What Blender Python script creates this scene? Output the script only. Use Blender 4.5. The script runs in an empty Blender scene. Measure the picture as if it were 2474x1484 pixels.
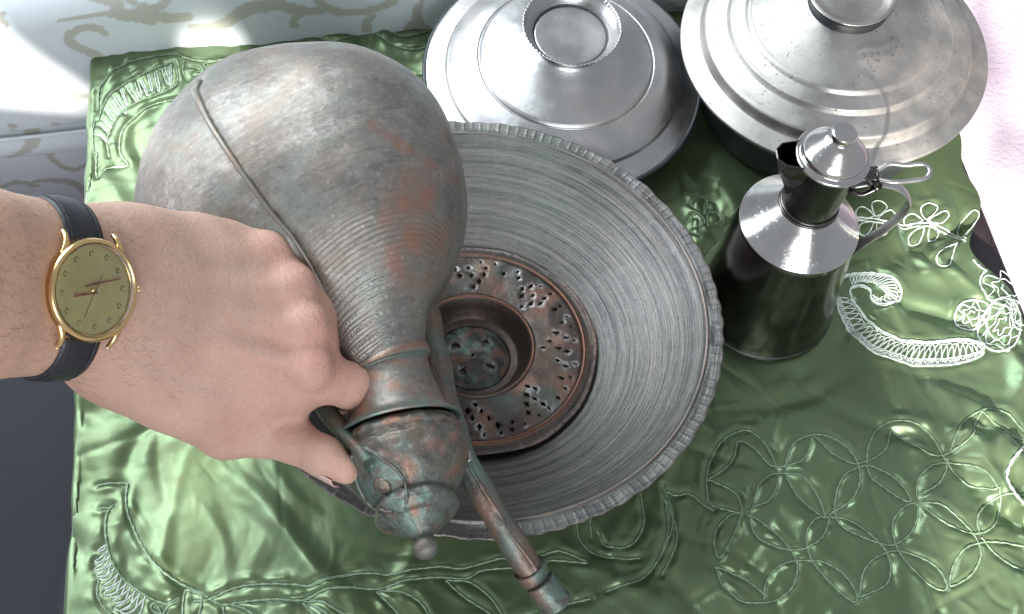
import bpy, bmesh, math, random
import numpy as np
from mathutils import Vector, Matrix
from mathutils.bvhtree import BVHTree
from mathutils.geometry import delaunay_2d_cdt
random.seed(4); RNG = np.random.default_rng(4)
SC = bpy.context.scene; COL = SC.collection
PI = math.pi

# ------------------------------------------------------------------ camera
F = 2900.0; DIST = .78; TILT = math.radians(30); ROLL = math.radians(2.5)   # focal length in picture units of 2473 x 1484
V = np.array([0, math.sin(TILT), -math.cos(TILT)])
R0 = np.array([1., 0, 0]); U0 = np.array([0, math.cos(TILT), math.sin(TILT)])
RT = math.cos(ROLL)*R0 + math.sin(ROLL)*U0; UP = -math.sin(ROLL)*R0 + math.cos(ROLL)*U0
CAM = -DIST*V
def ray(px, py): return V + (px-1236.5)/F*RT - (py-742)/F*UP
def atd(px, py, d): return CAM + d*ray(px, py)
def atz(px, py, z=0.):
    r = ray(px, py); return CAM + (z-CAM[2])/r[2]*r
cd = bpy.data.cameras.new('camera'); cam = bpy.data.objects.new('camera', cd); COL.objects.link(cam)
cd.sensor_width = 36; cd.lens = F/2473*36; cd.clip_start = .01; cd.clip_end = 50
cam.matrix_world = Matrix(((RT[0], UP[0], -V[0], CAM[0]), (RT[1], UP[1], -V[1], CAM[1]), (RT[2], UP[2], -V[2], CAM[2]), (0, 0, 0, 1)))
SC.camera = cam
# ------------------------------------------------------------------ world, lamps, exposure
W = bpy.data.worlds.new('World'); SC.world = W; W.use_nodes = True
bg = W.node_tree.nodes['Background']; bg.inputs[0].default_value = (.80, .86, .95, 1); bg.inputs[1].default_value = .45
def lamp(name, kind, loc, target, energy, color, **kw):
    l = bpy.data.lights.new(name, kind); o = bpy.data.objects.new(name, l); COL.objects.link(o)
    o.location = loc; o.rotation_euler = (Vector(target)-Vector(loc)).to_track_quat('-Z', 'Y').to_euler()
    l.energy = energy; l.color = color
    for k, x in kw.items(): setattr(l, k, x)
    return o
lamp('window_light', 'AREA', (-.85, .80, 1.25), (-.1, .05, .05), 31, (.84, .94, 1), shape='RECTANGLE', size=1.2, size_y=.9)
lamp('side_window_light', 'AREA', (-1.25, .25, .55), (-.05, .0, .1), 9, (.84, .91, 1), shape='RECTANGLE', size=.7, size_y=.7)
lamp('front_window_light', 'AREA', (.3, -2.3, 1.25), (-.05, .2, .0), 38, (.92, .96, 1), shape='RECTANGLE', size=1.5, size_y=1.1)
SUNT = np.array([.05, .93, -.36]); SUNT /= np.linalg.norm(SUNT)
SUNP = np.array([.05, .08, 0]) - 4*SUNT
sun = lamp('sun_through_window', 'SPOT', SUNP, SUNP+SUNT, 3800, (1, .95, .88), spot_size=math.radians(22), spot_blend=.05, shadow_soft_size=.02)
def gobo(light):                      # the sunlight that comes in past the window edges
    light.use_nodes = True; nt = light.node_tree; N = nt.nodes; L = nt.links
    em = [n for n in N if n.type == 'EMISSION'][0]
    tc = N.new('ShaderNodeTexCoord'); sp = N.new('ShaderNodeSeparateXYZ'); L.new(tc.outputs['Normal'], sp.inputs[0])
    def m(op, a, b=None, c=None):
        n = N.new('ShaderNodeMath'); n.operation = op
        for i, x in enumerate((a, b, c)):
            if x is None: continue
            if isinstance(x, (int, float)): n.inputs[i].default_value = x
            else: L.new(x, n.inputs[i])
        return n.outputs[0]
    zz = m('ABSOLUTE', sp.outputs[2]); a = m('DIVIDE', sp.outputs[0], zz); b = m('DIVIDE', sp.outputs[1], zz)
    return nt, em, m, a, b
mw = np.array(sun.matrix_basis.to_3x3()) if False else None
def sun_ab(P):                        # a point's place in the lamp's own frame
    q = sun.rotation_euler.to_matrix().transposed() @ (Vector(P)-Vector(sun.location))
    return q.x/abs(q.z), q.y/abs(q.z)
nt, em, m, ga, gb = gobo(sun.data)
aR, bR = sun_ab(atz(2085, 250, .075)); aR2, bR2 = sun_ab(atz(2190, 1000, 0))
def smooth_gt(x, e, wdt): 
    n = nt.nodes.new('ShaderNodeMapRange'); n.interpolation_type = 'SMOOTHSTEP'; nt.links.new(x, n.inputs[0])
    n.inputs[1].default_value = e-wdt; n.inputs[2].default_value = e+wdt; return n.outputs[0]
# right-hand beam: a slanted edge; left-hand beam: the wedge on the sofa front
k = (aR2-aR)/(bR2-bR)
edgeR = m('SUBTRACT', ga, m('MULTIPLY_ADD', gb, k, aR-k*bR))
right = smooth_gt(edgeR, 0, .0012)
p1 = sun_ab(atd(118, 0, .93)); p2 = sun_ab(atd(232, 240, .93)); p3 = sun_ab(atd(0, 155, .93))
k1 = (p2[0]-p1[0])/(p2[1]-p1[1]); k2 = (p2[1]-p3[1])/(p2[0]-p3[0])
e1 = m('SUBTRACT', m('MULTIPLY_ADD', gb, k1, p1[0]-k1*p1[1]), ga)
e2 = m('SUBTRACT', gb, m('MULTIPLY_ADD', ga, k2, p3[1]-k2*p3[0]))
left = m('MULTIPLY', smooth_gt(e1, 0, .0004), smooth_gt(e2, 0, .0004))
nz = nt.nodes.new('ShaderNodeTexNoise'); cmb = nt.nodes.new('ShaderNodeCombineXYZ'); nt.links.new(ga, cmb.inputs[0]); nt.links.new(gb, cmb.inputs[1])
nt.links.new(cmb.outputs[0], nz.inputs['Vector']); nz.inputs['Scale'].default_value = 62; nz.inputs['Detail'].default_value = 1.5
dap = smooth_gt(nz.outputs[0], .48, .07)
mask = m('MAXIMUM', m('MULTIPLY', right, m('MULTIPLY_ADD', dap, .85, .15)), left)
for P_, ra_, rb_, q_ in ((atd(525, 40, .90), .0030, .0034, .3), (atz(300, 440), .0060, .0050, 1.6), (atz(475, 1190), .0058, .0030, 2.2), (atz(512, 118), .0026, .0030, 1.6)):
    pa, pb = sun_ab(P_)       # small flecks of sun that slip past
    dd = m('ADD', m('POWER', m('DIVIDE', m('SUBTRACT', ga, pa), ra_), 2.0), m('POWER', m('DIVIDE', m('SUBTRACT', gb, pb), rb_), 2.0))
    mask = m('MAXIMUM', mask, m('MULTIPLY', smooth_gt(m('SUBTRACT', 1.0, dd), 0, .7), q_))
nt.links.new(mask, em.inputs['Strength'])
vs = SC.view_settings; vs.view_transform = 'Standard'; vs.look = 'None'; vs.exposure = .15; vs.gamma = 1

# ------------------------------------------------------------------ helpers
def link(o, parent=None):
    COL.objects.link(o)
    if parent is not None: o.parent = parent
    return o
def mesh(name, v, f, mat=None, parent=None, smooth=True, origin=None):
    me = bpy.data.meshes.new(name); v = np.asarray(v, float)
    if origin is not None: v = v-np.asarray(origin)
    me.from_pydata(v.tolist(), [], [tuple(int(i) for i in q) for q in f]); me.update()
    if smooth: me.polygons.foreach_set('use_smooth', [True]*len(me.polygons))
    if mat: me.materials.append(mat)
    return link(bpy.data.objects.new(name, me), parent)
def thing(name, label, cat, loc=(0, 0, 0), rot=None, group=None):
    o = bpy.data.objects.new(name, None); link(o); o.location = loc; o.empty_display_size = .02
    if rot is not None: o.rotation_euler = rot
    return tag(o, label, cat, group)
def tag(o, label, cat, group=None):
    o['label'] = label; o['category'] = cat
    if group: o['group'] = group
    return o
def attr(o, name, vals):
    a = o.data.attributes.new(name, 'FLOAT', 'POINT'); a.data.foreach_set('value', np.asarray(vals, np.float32)); return a
def grid_faces(n, m, closed_u=False, closed_v=False):
    f = []
    for i in range(n if closed_u else n-1):
        for j in range(m if closed_v else m-1):
            a = i*m+j; b = ((i+1) % n)*m+j; c = ((i+1) % n)*m+(j+1) % m; d = i*m+(j+1) % m
            f.append((a, b, c, d))
    return f
def catmull(P, step):
    P = np.asarray(P, float)
    if len(P) == 2: P = np.array([P[0], (P[0]+P[1])/2, P[1]])
    Q = np.vstack([2*P[0]-P[1], P, 2*P[-1]-P[-2]]); out = []
    for i in range(len(P)-1):
        p0, p1, p2, p3 = Q[i:i+4]; n = max(2, int(np.linalg.norm((p2-p1)[:3])/step)+1)
        t = np.linspace(0, 1, n, endpoint=False)[:, None]
        out.append(.5*((2*p1)+(-p0+p2)*t+(2*p0-5*p1+4*p2-p3)*t**2+(-p0+3*p1-3*p2+p3)*t**3))
    out.append(P[-1:]); return np.vstack(out)
def frames(P):
    T = np.gradient(P, axis=0); T /= np.linalg.norm(T, axis=1)[:, None]+1e-12
    ref = np.array([0, 0, 1.]) if abs(T[0][2]) < .9 else np.array([1., 0, 0])
    A = []; n = np.cross(T[0], ref); n /= np.linalg.norm(n)
    for t in T:
        n = n-t*(n@t); n /= np.linalg.norm(n); A.append(n.copy())
    A = np.array(A); B = np.cross(T, A); return T, A, B
def sweep(P, rad, n=16, cap=True, flat=None, mod=None, fixed=None):
    """tube along P with a radius for each point; flat = (ra, rb) factors; mod(i, angle) radius factor"""
    P = np.asarray(P, float); rad = np.broadcast_to(np.asarray(rad, float), (len(P),))
    T, A, B = frames(P)
    if fixed is not None:
        A = np.cross(T, fixed); A /= np.linalg.norm(A, axis=1)[:, None]; B = np.cross(T, A)
    th = np.linspace(0, 2*PI, n, endpoint=False)
    fa, fb = flat if flat else (1, 1)
    rr = rad[:, None]*np.ones(n)[None]
    if mod is not None: rr = rr*mod(np.arange(len(P))[:, None], th[None])
    v = P[:, None]+rr[..., None]*(fa*np.cos(th)[None, :, None]*A[:, None]+fb*np.sin(th)[None, :, None]*B[:, None])
    v = v.reshape(-1, 3); f = grid_faces(len(P), n, closed_v=True)
    if cap: f += [tuple(range(n))[::-1], tuple(range((len(P)-1)*n, len(P)*n))]
    return v, f
def lathe(prof, n=96, rmod=None):
    prof = np.asarray(prof, float); th = np.linspace(0, 2*PI, n, endpoint=False)
    r = prof[:, 0][:, None]*np.ones(n)[None]; z = prof[:, 1][:, None]*np.ones(n)[None]
    if rmod is not None: r, z = rmod(r, z, th[None])
    v = np.stack([r*np.cos(th), r*np.sin(th), z], -1).reshape(-1, 3)
    return v, grid_faces(len(prof), n, closed_v=True)
def dense(prof, step):
    return catmull(np.array(prof, float), step)
def poly(prof, step):                        # straight-line resampling, keeps corners
    prof = np.array(prof, float); out = []
    for a, b in zip(prof[:-1], prof[1:]):
        n = max(1, int(np.linalg.norm(b-a)/step)); out.append(a+(b-a)*np.linspace(0, 1, n, endpoint=False)[:, None])
    out.append(prof[-1:]); return np.vstack(out)
def box(x0, x1, y0, y1, z0, z1, bev=.003, seg=3):
    bm = bmesh.new(); bmesh.ops.create_cube(bm, size=1)
    bmesh.ops.scale(bm, vec=(x1-x0, y1-y0, z1-z0), verts=bm.verts); bmesh.ops.translate(bm, vec=((x0+x1)/2, (y0+y1)/2, (z0+z1)/2), verts=bm.verts)
    if bev: bmesh.ops.bevel(bm, geom=bm.edges[:], offset=bev, segments=seg, affect='EDGES', profile=.5)
    v = [x.co[:] for x in bm.verts]; bm.verts.index_update(); f = [[x.index for x in q.verts] for q in bm.faces]; bm.free(); return np.array(v), f
# numpy gradient noise
def perlin(x, y, seed):
    r = np.random.default_rng(seed); ang = r.random((64, 64))*2*PI; gx, gy = np.cos(ang), np.sin(ang)
    xi = np.floor(x).astype(int); yi = np.floor(y).astype(int); xf = x-xi; yf = y-yi
    s = lambda t: t*t*t*(t*(t*6-15)+10)
    def g(i, j): return gx[(xi+i) % 64, (yi+j) % 64]*(xf-i)+gy[(xi+i) % 64, (yi+j) % 64]*(yf-j)
    u, w = s(xf), s(yf)
    return (g(0, 0)*(1-u)+g(1, 0)*u)*(1-w)+(g(0, 1)*(1-u)+g(1, 1)*u)*w

def cpt(px, py, d): return np.array([(px-1236.5)/F*d, -(py-742)/F*d, d])
def cone(P, a, b, ra, rb):
    ba = b-a; l2 = ba@ba; rr = ra-rb; a2 = l2-rr*rr; il2 = 1/l2
    pa = P-a; y = pa@ba; z = y-l2; q = pa*l2-y[..., None]*ba; x2 = (q*q).sum(-1); y2 = y*y*l2; z2 = z*z*l2
    k = np.sign(rr)*rr*rr*x2
    d1 = np.sqrt(x2+z2)*il2-rb; d2 = np.sqrt(x2+y2)*il2-ra; d3 = (np.sqrt(x2*a2*il2)+y*rr)*il2-ra
    return np.where(np.sign(z)*a2*z2 > k, d1, np.where(np.sign(y)*a2*y2 < k, d2, d3))
def smin(a, b, k): h = np.clip(k-np.abs(a-b), 0, None)/k; return np.minimum(a, b)-h*h*k*.25
def surface_nets(Fv, lo, h):
    neg = Fv < 0; n = np.array(Fv.shape)-1
    c8 = np.stack([neg[i:n[0]+i, j:n[1]+j, k:n[2]+k] for i in (0, 1) for j in (0, 1) for k in (0, 1)], 0); act = c8.any(0) & ~c8.all(0)
    idx = np.full(act.shape, -1); ii = np.argwhere(act); idx[tuple(ii.T)] = np.arange(len(ii)); acc = np.zeros((len(ii), 3)); cnt = np.zeros(len(ii))
    cor = [(i, j, k) for i in (0, 1) for j in (0, 1) for k in (0, 1)]
    for a_ in cor:
        for b_ in cor:
            if sum(b_)-sum(a_) != 1 or sum(abs(x-y) for x, y in zip(a_, b_)) != 1: continue
            fa = Fv[tuple((ii+a_).T)]; fb = Fv[tuple((ii+b_).T)]; cr = (fa < 0) != (fb < 0); t = np.where(cr, fa/np.where(cr, fa-fb, 1), 0)
            p = np.array(a_)+t[:, None]*(np.array(b_)-np.array(a_)); acc += np.where(cr[:, None], p, 0); cnt += cr
    verts = lo+(ii+acc/cnt[:, None])*h; faces = []
    for ax in range(3):
        e = [0, 0, 0]; e[ax] = 1; u, w_ = [x for x in range(3) if x != ax]
        a_ = neg[:-1, :-1, :-1]; b_ = neg[e[0]:n[0]+e[0], e[1]:n[1]+e[1], e[2]:n[2]+e[2]]
        q = np.argwhere(a_ != b_); q = q[(q[:, u] > 0) & (q[:, w_] > 0)]
        eu = np.zeros(3, int); eu[u] = 1; ew = np.zeros(3, int); ew[w_] = 1
        g = [idx[tuple((q-x).T)] for x in (0*eu, eu, eu+ew, ew)]; fl = a_[tuple(q.T)] ^ (ax == 1)
        Q = np.stack(g, 1); ok = (Q >= 0).all(1); Q = Q[ok]; fl = fl[ok]; Q[~fl] = Q[~fl][:, ::-1]; faces.append(Q)
    return verts, np.vstack(faces)
def cam2w(P): P = np.asarray(P); return CAM+P[..., 0:1]*RT+P[..., 1:2]*UP+P[..., 2:3]*V

# ------------------------------------------------------------------ materials
class G:
    def __init__(s, name):
        s.m = bpy.data.materials.new(name); s.m.use_nodes = True; s.t = s.m.node_tree; s.N = s.t.nodes; s.L = s.t.links
        s.b = s.N['Principled BSDF']
    def n(s, t, **k):
        o = s.N.new('ShaderNode'+t)
        for a, x in k.items(): setattr(o, a, x)
        return o
    def put(s, sock, x):
        if x is None: return
        if hasattr(x, 'is_linked') or isinstance(x, bpy.types.NodeSocket): s.L.new(x, sock)
        elif isinstance(x, (tuple, list)): sock.default_value = tuple(x)+((1,) if len(x) == 3 and sock.type == 'RGBA' else ())
        else: sock.default_value = x
    def coord(s, kind='Object'): return s.n('TexCoord').outputs[kind]
    def attr(s, name): return s.n('Attribute', attribute_name=name).outputs['Fac']
    def math(s, op, a, b=None, c=None):
        o = s.n('Math', operation=op); 
        for i, x in enumerate((a, b, c)): s.put(o.inputs[i], x)
        return o.outputs[0]
    def noise(s, vec, scale, detail=4, rough=.55, dist=0):
        o = s.n('TexNoise'); s.put(o.inputs['Vector'], vec); s.put(o.inputs['Scale'], scale); s.put(o.inputs['Detail'], detail)
        s.put(o.inputs['Roughness'], rough); s.put(o.inputs['Distortion'], dist); return o.outputs[0]
    def voro(s, vec, scale, feature='F1'):
        o = s.n('TexVoronoi', feature=feature); s.put(o.inputs['Vector'], vec); s.put(o.inputs['Scale'], scale); return o.outputs['Distance']
    def map(s, x, a, b, c=0, d=1):
        o = s.n('MapRange'); s.put(o.inputs[0], x)
        for i, q in enumerate((a, b, c, d)): o.inputs[i+1].default_value = q
        return o.outputs[0]
    def mix(s, fac, a, b, blend='MIX'):
        o = s.n('Mix', data_type='RGBA', blend_type=blend); s.put(o.inputs[0], fac); s.put(o.inputs[6], a); s.put(o.inputs[7], b); return o.outputs[2]
    def vmul(s, vec, k):
        o = s.n('VectorMath', operation='MULTIPLY'); s.put(o.inputs[0], vec); o.inputs[1].default_value = k; return o.outputs[0]
    def polar(s, vec, ka, kr, kz=None):          # streaks that run round the turning axis
        sp = s.n('SeparateXYZ'); s.put(sp.inputs[0], vec); x, y, z = sp.outputs
        r = s.math('SQRT', s.math('ADD', s.math('MULTIPLY', x, x), s.math('MULTIPLY', y, y)))
        rr = s.math('MAXIMUM', r, 1e-5); c = s.n('CombineXYZ')
        s.put(c.inputs[0], s.math('MULTIPLY', s.math('DIVIDE', x, rr), ka)); s.put(c.inputs[1], s.math('MULTIPLY', s.math('DIVIDE', y, rr), ka))
        s.put(c.inputs[2], s.math('ADD', s.math('MULTIPLY', r, kr), s.math('MULTIPLY', z, kz if kz is not None else kr))); return c.outputs[0]
    def bump(s, h, strength, dist=.001, prev=None):
        o = s.n('Bump'); s.put(o.inputs['Strength'], strength); s.put(o.inputs['Distance'], dist); s.put(o.inputs['Height'], h)
        if prev is not None: s.put(o.inputs['Normal'], prev)
        return o.outputs[0]
    def set(s, **k):
        names = dict(col='Base Color', rough='Roughness', metal='Metallic', nrm='Normal', spec='Specular IOR Level', sheen='Sheen Weight', sheenr='Sheen Roughness',
                     sheent='Sheen Tint', sss='Subsurface Weight', sssr='Subsurface Radius', ssss='Subsurface Scale', aniso='Anisotropic', coat='Coat Weight',
                     coatr='Coat Roughness', trans='Transmission Weight', ior='IOR', spect='Specular Tint', alpha='Alpha')
        for a, x in k.items(): s.put(s.b.inputs[names[a]], x)
        return s.m
def plain(name, col, rough=.5, metal=0, nscale=200, amt=.12, bump=.1, **k):
    g = G(name); c = g.coord(); nz = g.noise(c, nscale)
    return g.set(col=g.mix(g.map(nz, .3, .7), tuple(x*(1-amt) for x in col), tuple(min(1, x*(1+amt)) for x in col)), rough=g.map(nz, .3, .7, rough*.85, min(1, rough*1.15)),
                 metal=metal, nrm=g.bump(nz, bump, .0005), **k)

def mat_tin(name, col, specks, rough):
    g = G(name); c = g.coord(); st = g.noise(g.polar(c, 3, 900), 1, 5, .65); big = g.noise(c, 28, 4); fine = g.noise(c, 420, 4, .7)
    dents = g.noise(c, 70, 3)
    base = g.mix(g.map(big, .3, .7), tuple(x*.80 for x in col), tuple(min(1, x*1.08) for x in col))
    base = g.mix(g.map(st, .35, .75, 0, .22), base, (col[0]*.72, col[1]*.70, col[2]*.70))
    warm = g.noise(c, 14, 3, .6); base = g.mix(g.map(warm, .52, .70, 0, .35), base, (.62, .50, .42))
    sp = g.math('MULTIPLY', g.map(fine, .62-.06*specks, .70-.04*specks), g.map(g.noise(c, 60, 3), .45, .6))
    base = g.mix(g.math('MULTIPLY', sp, .25+.6*specks), base, (.10, .09, .08))
    rg = g.math('ADD', g.map(big, .3, .7, rough*.75, rough*1.25), g.map(st, .3, .7, -.02, .04))
    nr = g.bump(dents, .22, .0012); nr = g.bump(st, .04, .0002, nr); nr = g.bump(sp, .2, -.0004, nr)
    return g.set(col=base, metal=1, rough=rg, nrm=nr)
TIN = mat_tin('tinned_copper_lid', (.55, .545, .535), .25, .37)
TIN2 = mat_tin('spotted_tin', (.53, .505, .475), .9, .46)
TINDARK = plain('dark_pan_metal', (.07, .075, .08), .5, .8, 90, .3, .3)
STEEL = mat_tin('brushed_steel', (.62, .60, .57), .15, .16)
BLACKSTEEL = plain('dark_steel', (.12, .11, .105), .22, 1, 60, .25, .05)

def mat_basin():
    g = G('worn_basin_metal'); c = g.coord()
    st = g.noise(g.polar(c, 4, 1700), 1, 6, .75); st2 = g.noise(g.polar(c, 8, 520), 1, 6, .75); big = g.noise(c, 22, 4, .6); grain = g.noise(c, 700, 3, .7)
    col = g.mix(g.map(big, .35, .65), (.135, .145, .14), (.21, .205, .20))
    col = g.mix(g.map(st, .38, .66), col, (.31, .275, .255)); col = g.mix(g.map(st2, .50, .68, 0, .8), col, (.10, .105, .105))
    rn = g.noise(g.polar(c, .5, 300), 1, 4, .7); col = g.mix(g.map(rn, .50, .62, 0, .55), col, (.085, .09, .09)); col = g.mix(g.map(rn, .46, .38, 0, .4), col, (.36, .32, .30))
    col = g.mix(g.map(grain, .56, .72, 0, .7), col, (.06, .065, .065)); col = g.mix(g.map(g.noise(c, 130, 4, .7), .56, .70, 0, .5), col, (.30, .29, .28))
    col = g.mix(g.map(g.noise(c, 9, 3), .55, .72, 0, .35), col, (.20, .27, .20))
    col = g.mix(g.math('MULTIPLY', g.attr('wear'), g.map(st2, .4, .6, .1, .8)), col, (.42, .255, .18))
    nr = g.bump(st, .45, .0005); nr = g.bump(st2, .3, .0005, nr); nr = g.bump(rn, .6, .0012, nr); nr = g.bump(g.noise(c, 60, 3), .25, .002, nr); nr = g.bump(grain, .2, .0004, nr)
    return g.set(col=col, metal=.85, rough=g.map(st2, .3, .7, .56, .42), nrm=nr)
def mat_copper(name, gg, cc, light, bumpk=.5, scale=1., ringk=0., streak=0.):
    """old copper: gg = grey-green patina, cc = bare copper"""
    g = G(name); c = g.coord()
    n1 = g.noise(c, 16*scale, 6, .62, .6); n2 = g.noise(c, 60*scale, 6, .7); n3 = g.noise(c, 320, 4, .75); n4 = g.noise(g.vmul(c, (1, 1, 1)), 7*scale, 3)
    col = g.mix(g.map(n2, .3, .72), tuple(x*.66 for x in gg), tuple(x*1.25 for x in gg))
    col = g.mix(g.map(n1, .50, .70, 0, .8), col, cc); col = g.mix(g.map(n3, .56, .74, 0, .75), col, light)
    col = g.mix(g.map(n3, .44, .28, 0, .65), col, (.07, .085, .08)); col = g.mix(g.map(n4, .56, .7, 0, .35), col, (.17, .22, .20))
    if streak:
        cv = g.n('CombineXYZ'); g.put(cv.inputs[0], g.math('MULTIPLY', g.attr('along'), 520)); g.put(cv.inputs[1], g.math('MULTIPLY', g.attr('ang'), 4.5)); sk = g.noise(cv.outputs[0], 1, 5, .7)
        col = g.mix(g.map(sk, .48, .68, 0, streak), col, light); col = g.mix(g.map(sk, .46, .30, 0, streak*.8), col, tuple(x*.55 for x in gg))
    col = g.mix(g.attr('wear'), col, g.mix(g.map(n2, .35, .6), (.40, .20, .13), (.33, .17, .115)))
    col = g.mix(g.math('MULTIPLY', g.attr('green'), g.map(n2, .4, .55)), col, (.16, .25, .215))
    col = g.mix(g.math('MULTIPLY', g.attr('scrape'), g.map(n3, .4, .55)), col, (.55, .54, .52))
    nr = g.bump(n2, bumpk, .0008); nr = g.bump(n3, bumpk*.7, .0004, nr); nr = g.bump(g.voro(c, 110*scale), .12, .0008, nr)
    if ringk:
        nr = g.bump(g.math('MULTIPLY', g.math('SINE', g.math('ADD', g.math('MULTIPLY', g.attr('along'), 2*PI/.0017), g.math('MULTIPLY', n2, 5.0))), g.math('MULTIPLY', g.attr('rings'), g.map(n2, .35, .65, .2, 1))), ringk, .0004, nr)
    return g.set(col=col, metal=.72, rough=g.map(n1, .3, .7, .40, .56), nrm=nr)
BASIN = mat_basin()
EWER = mat_copper('patinated_ewer_copper', (.250, .228, .203), (.285, .215, .17), (.43, .40, .37), .42, 1.2, .40, .30)
EWERLID = mat_copper('verdigris_ewer_copper', (.17, .165, .145), (.25, .175, .135), (.40, .39, .35), 1.1, 1.8)
SPOUT = mat_copper('ewer_spout_copper', (.165, .16, .14), (.20, .155, .12), (.40, .36, .31), .9, 1.6)
STRAIN = mat_copper('strainer_copper', (.105, .085, .075), (.165, .105, .08), (.27, .235, .205), .8, 2.)

WELLSHADE = mat_copper('well_shade_copper', (.050, .048, .044), (.085, .055, .048), (.14, .12, .11), .8, 2.)  # strainer copper darkened: deep shade of the sunken well put into its colour
def mat_satin():
    g = G('green_satin'); c = g.coord(); sp = g.noise(c, 5, 3); weave = g.noise(g.vmul(c, (2600, 300, 300)), 1, 2); fine = g.noise(c, 90, 4, .6)
    col = g.mix(g.map(sp, .35, .65), (.108, .155, .070), (.132, .192, .102)); col = g.mix(g.map(fine, .4, .7, 0, .3), col, (.14, .14, .065))
    nr = g.bump(fine, .06, .0012); nr = g.bump(weave, .22, .0003, nr)
    return g.set(col=col, rough=g.map(fine, .3, .7, .30, .40), metal=.58, spec=.8, spect=(.88, 1, .90, 1), sheen=.4, sheenr=.35, sheent=(.55, .8, .65, 1), nrm=nr)
SATIN = mat_satin()
CORD = plain('pale_green_cord', (.175, .255, .155), .42, .25, 900, .2, .3, sheen=.3)
CORDW = plain('white_lace_thread', (.52, .58, .52), .45, 0, 900, .1, .3, sheen=.3)
def mat_sofa():
    g = G('damask_upholstery'); c = g.coord(); th = g.noise(g.vmul(c, (900, 900, 900)), 1, 2); big = g.noise(c, 6, 2)
    msk = g.map(g.math('ADD', g.attr('motif'), g.math('MULTIPLY', g.math('SUBTRACT', th, .5), .55)), .35, .65)
    col = g.mix(g.map(big, .3, .7), (.63, .68, .71), (.70, .74, .76)); col = g.mix(g.math('MULTIPLY', msk, .85), col, (.44, .43, .36))
    return g.set(col=col, rough=.7, sheen=.3, spec=.3, nrm=g.bump(g.math('ADD', th, g.math('MULTIPLY', msk, .8)), .3, .0004))
SOFA = mat_sofa()
WOOD = plain('dark_brown_wood', (.035, .024, .028), .42, 0, 40, .4, .15)
def mat_box():
    g = G('dark_grey_vinyl'); c = g.coord(); n = g.noise(c, 650, 3, .6); b = g.noise(c, 12, 3)
    col = g.mix(g.map(b, .3, .7), (.013, .0135, .018), (.018, .0185, .024)); col = g.mix(g.attr('wear'), col, (.06, .063, .066))
    stain = g.math('MULTIPLY', g.attr('stain'), g.map(g.noise(c, 120, 4), .4, .55)); col = g.mix(stain, col, (.015, .015, .02))
    return g.set(col=col, rough=.72, spec=.25, nrm=g.bump(n, .4, .0006))
VINYL = mat_box()
def mat_floor():
    g = G('pale_pink_carpet'); c = g.coord(); n = g.noise(c, 160, 4, .7); b = g.noise(c, 7, 2)
    return g.set(col=g.mix(g.map(b, .35, .65), (.62, .47, .55), (.72, .58, .65)), rough=.9, sheen=.3, nrm=g.bump(n, .6, .004))
FLOOR = mat_floor()
def mat_skin():
    g = G('skin'); c = g.coord(); n = g.noise(c, 45, 4); f = g.noise(c, 800, 3, .6); v = g.voro(g.vmul(c, (1, 1, 1)), 900); cr = g.noise(g.vmul(c, (1, 1, 1)), 260, 4, .7, 1.)
    col = g.mix(g.map(n, .3, .7), (.52, .32, .245), (.61, .395, .31)); col = g.mix(g.attr('red'), col, (.66, .34, .265))
    col = g.mix(g.attr('tan'), col, (.47, .285, .185)); col = g.mix(g.map(f, .52, .75, 0, .28), col, (.34, .19, .13))
    col = g.mix(g.math('MULTIPLY', g.attr('vein'), .22), col, (.42, .34, .29))
    nr = g.bump(g.math('MULTIPLY', cr, g.math('ADD', .7, g.attr('red'))), .8, .0010); nr = g.bump(v, .25, .0003, nr)
    return g.set(col=col, rough=g.map(f, .3, .7, .42, .56), sss=.12, sssr=(1, .35, .2), ssss=.004, spec=.42, nrm=nr)
SKIN = mat_skin()
NAIL = plain('nail', (.62, .42, .36), .3, 0, 300, .06, .05)
GOLD = plain('gold_plate', (.80, .56, .26), .22, 1, 150, .12, .05)
DIAL = plain('champagne_dial', (.52, .46, .20), .5, .35, 120, .1, .05)
INK = plain('dial_marks', (.16, .13, .07), .4, .3)
REDHAND = plain('red_brown_hand', (.30, .11, .07), .4, .3)
LEATHER = plain('black_leather', (.018, .019, .024), .42, 0, 700, .3, .5)
def mat_glass():
    g = G('watch_crystal'); g.set(col=(1, 1, 1), rough=.09, trans=1, ior=1.22); return g.m
GLASS = mat_glass()

# ------------------------------------------------------------------ the setting: table frame, floor, sofa, grey cabinet
TA = math.radians(10); TU = np.array([math.cos(TA), math.sin(TA), 0]); TW = np.array([-TU[1], TU[0], 0]); A0 = np.array([-.312, .203, 0])
def ab(P): q = np.asarray(P)-A0; return q@TU, -(q@TW)
def tab(a, b, z=0.): return A0+a*TU-b*TW+np.array([0, 0, z])
v, f = [(-3, -2, -.42), (3, -2, -.42), (3, 3, -.42), (-3, 3, -.42)], [(0, 1, 2, 3)]
o = mesh('floor', v, f, FLOOR, smooth=False); o['kind'] = 'structure'
TAB = thing('coffee_table', 'dark brown wooden table under the green satin cloth', 'table', tuple(tab(.3, .3, -.42)), (0, 0, TA))
def tl(v): return np.asarray(v)-np.array([.3, -.3, -.42])      # table-frame (a, -b, z) to its local frame
v, f = box(.034, .613, -.62, -.004, -.034, -.0125, .004); mesh('table_top', tl(v), f, WOOD, TAB)
for a in (.05, .56):
    for b in (-.58, -.05):
        v, f = box(a, a+.04, b, b+.04, -.42, -.03, .003); mesh('leg', tl(v), f, WOOD, TAB)
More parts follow.
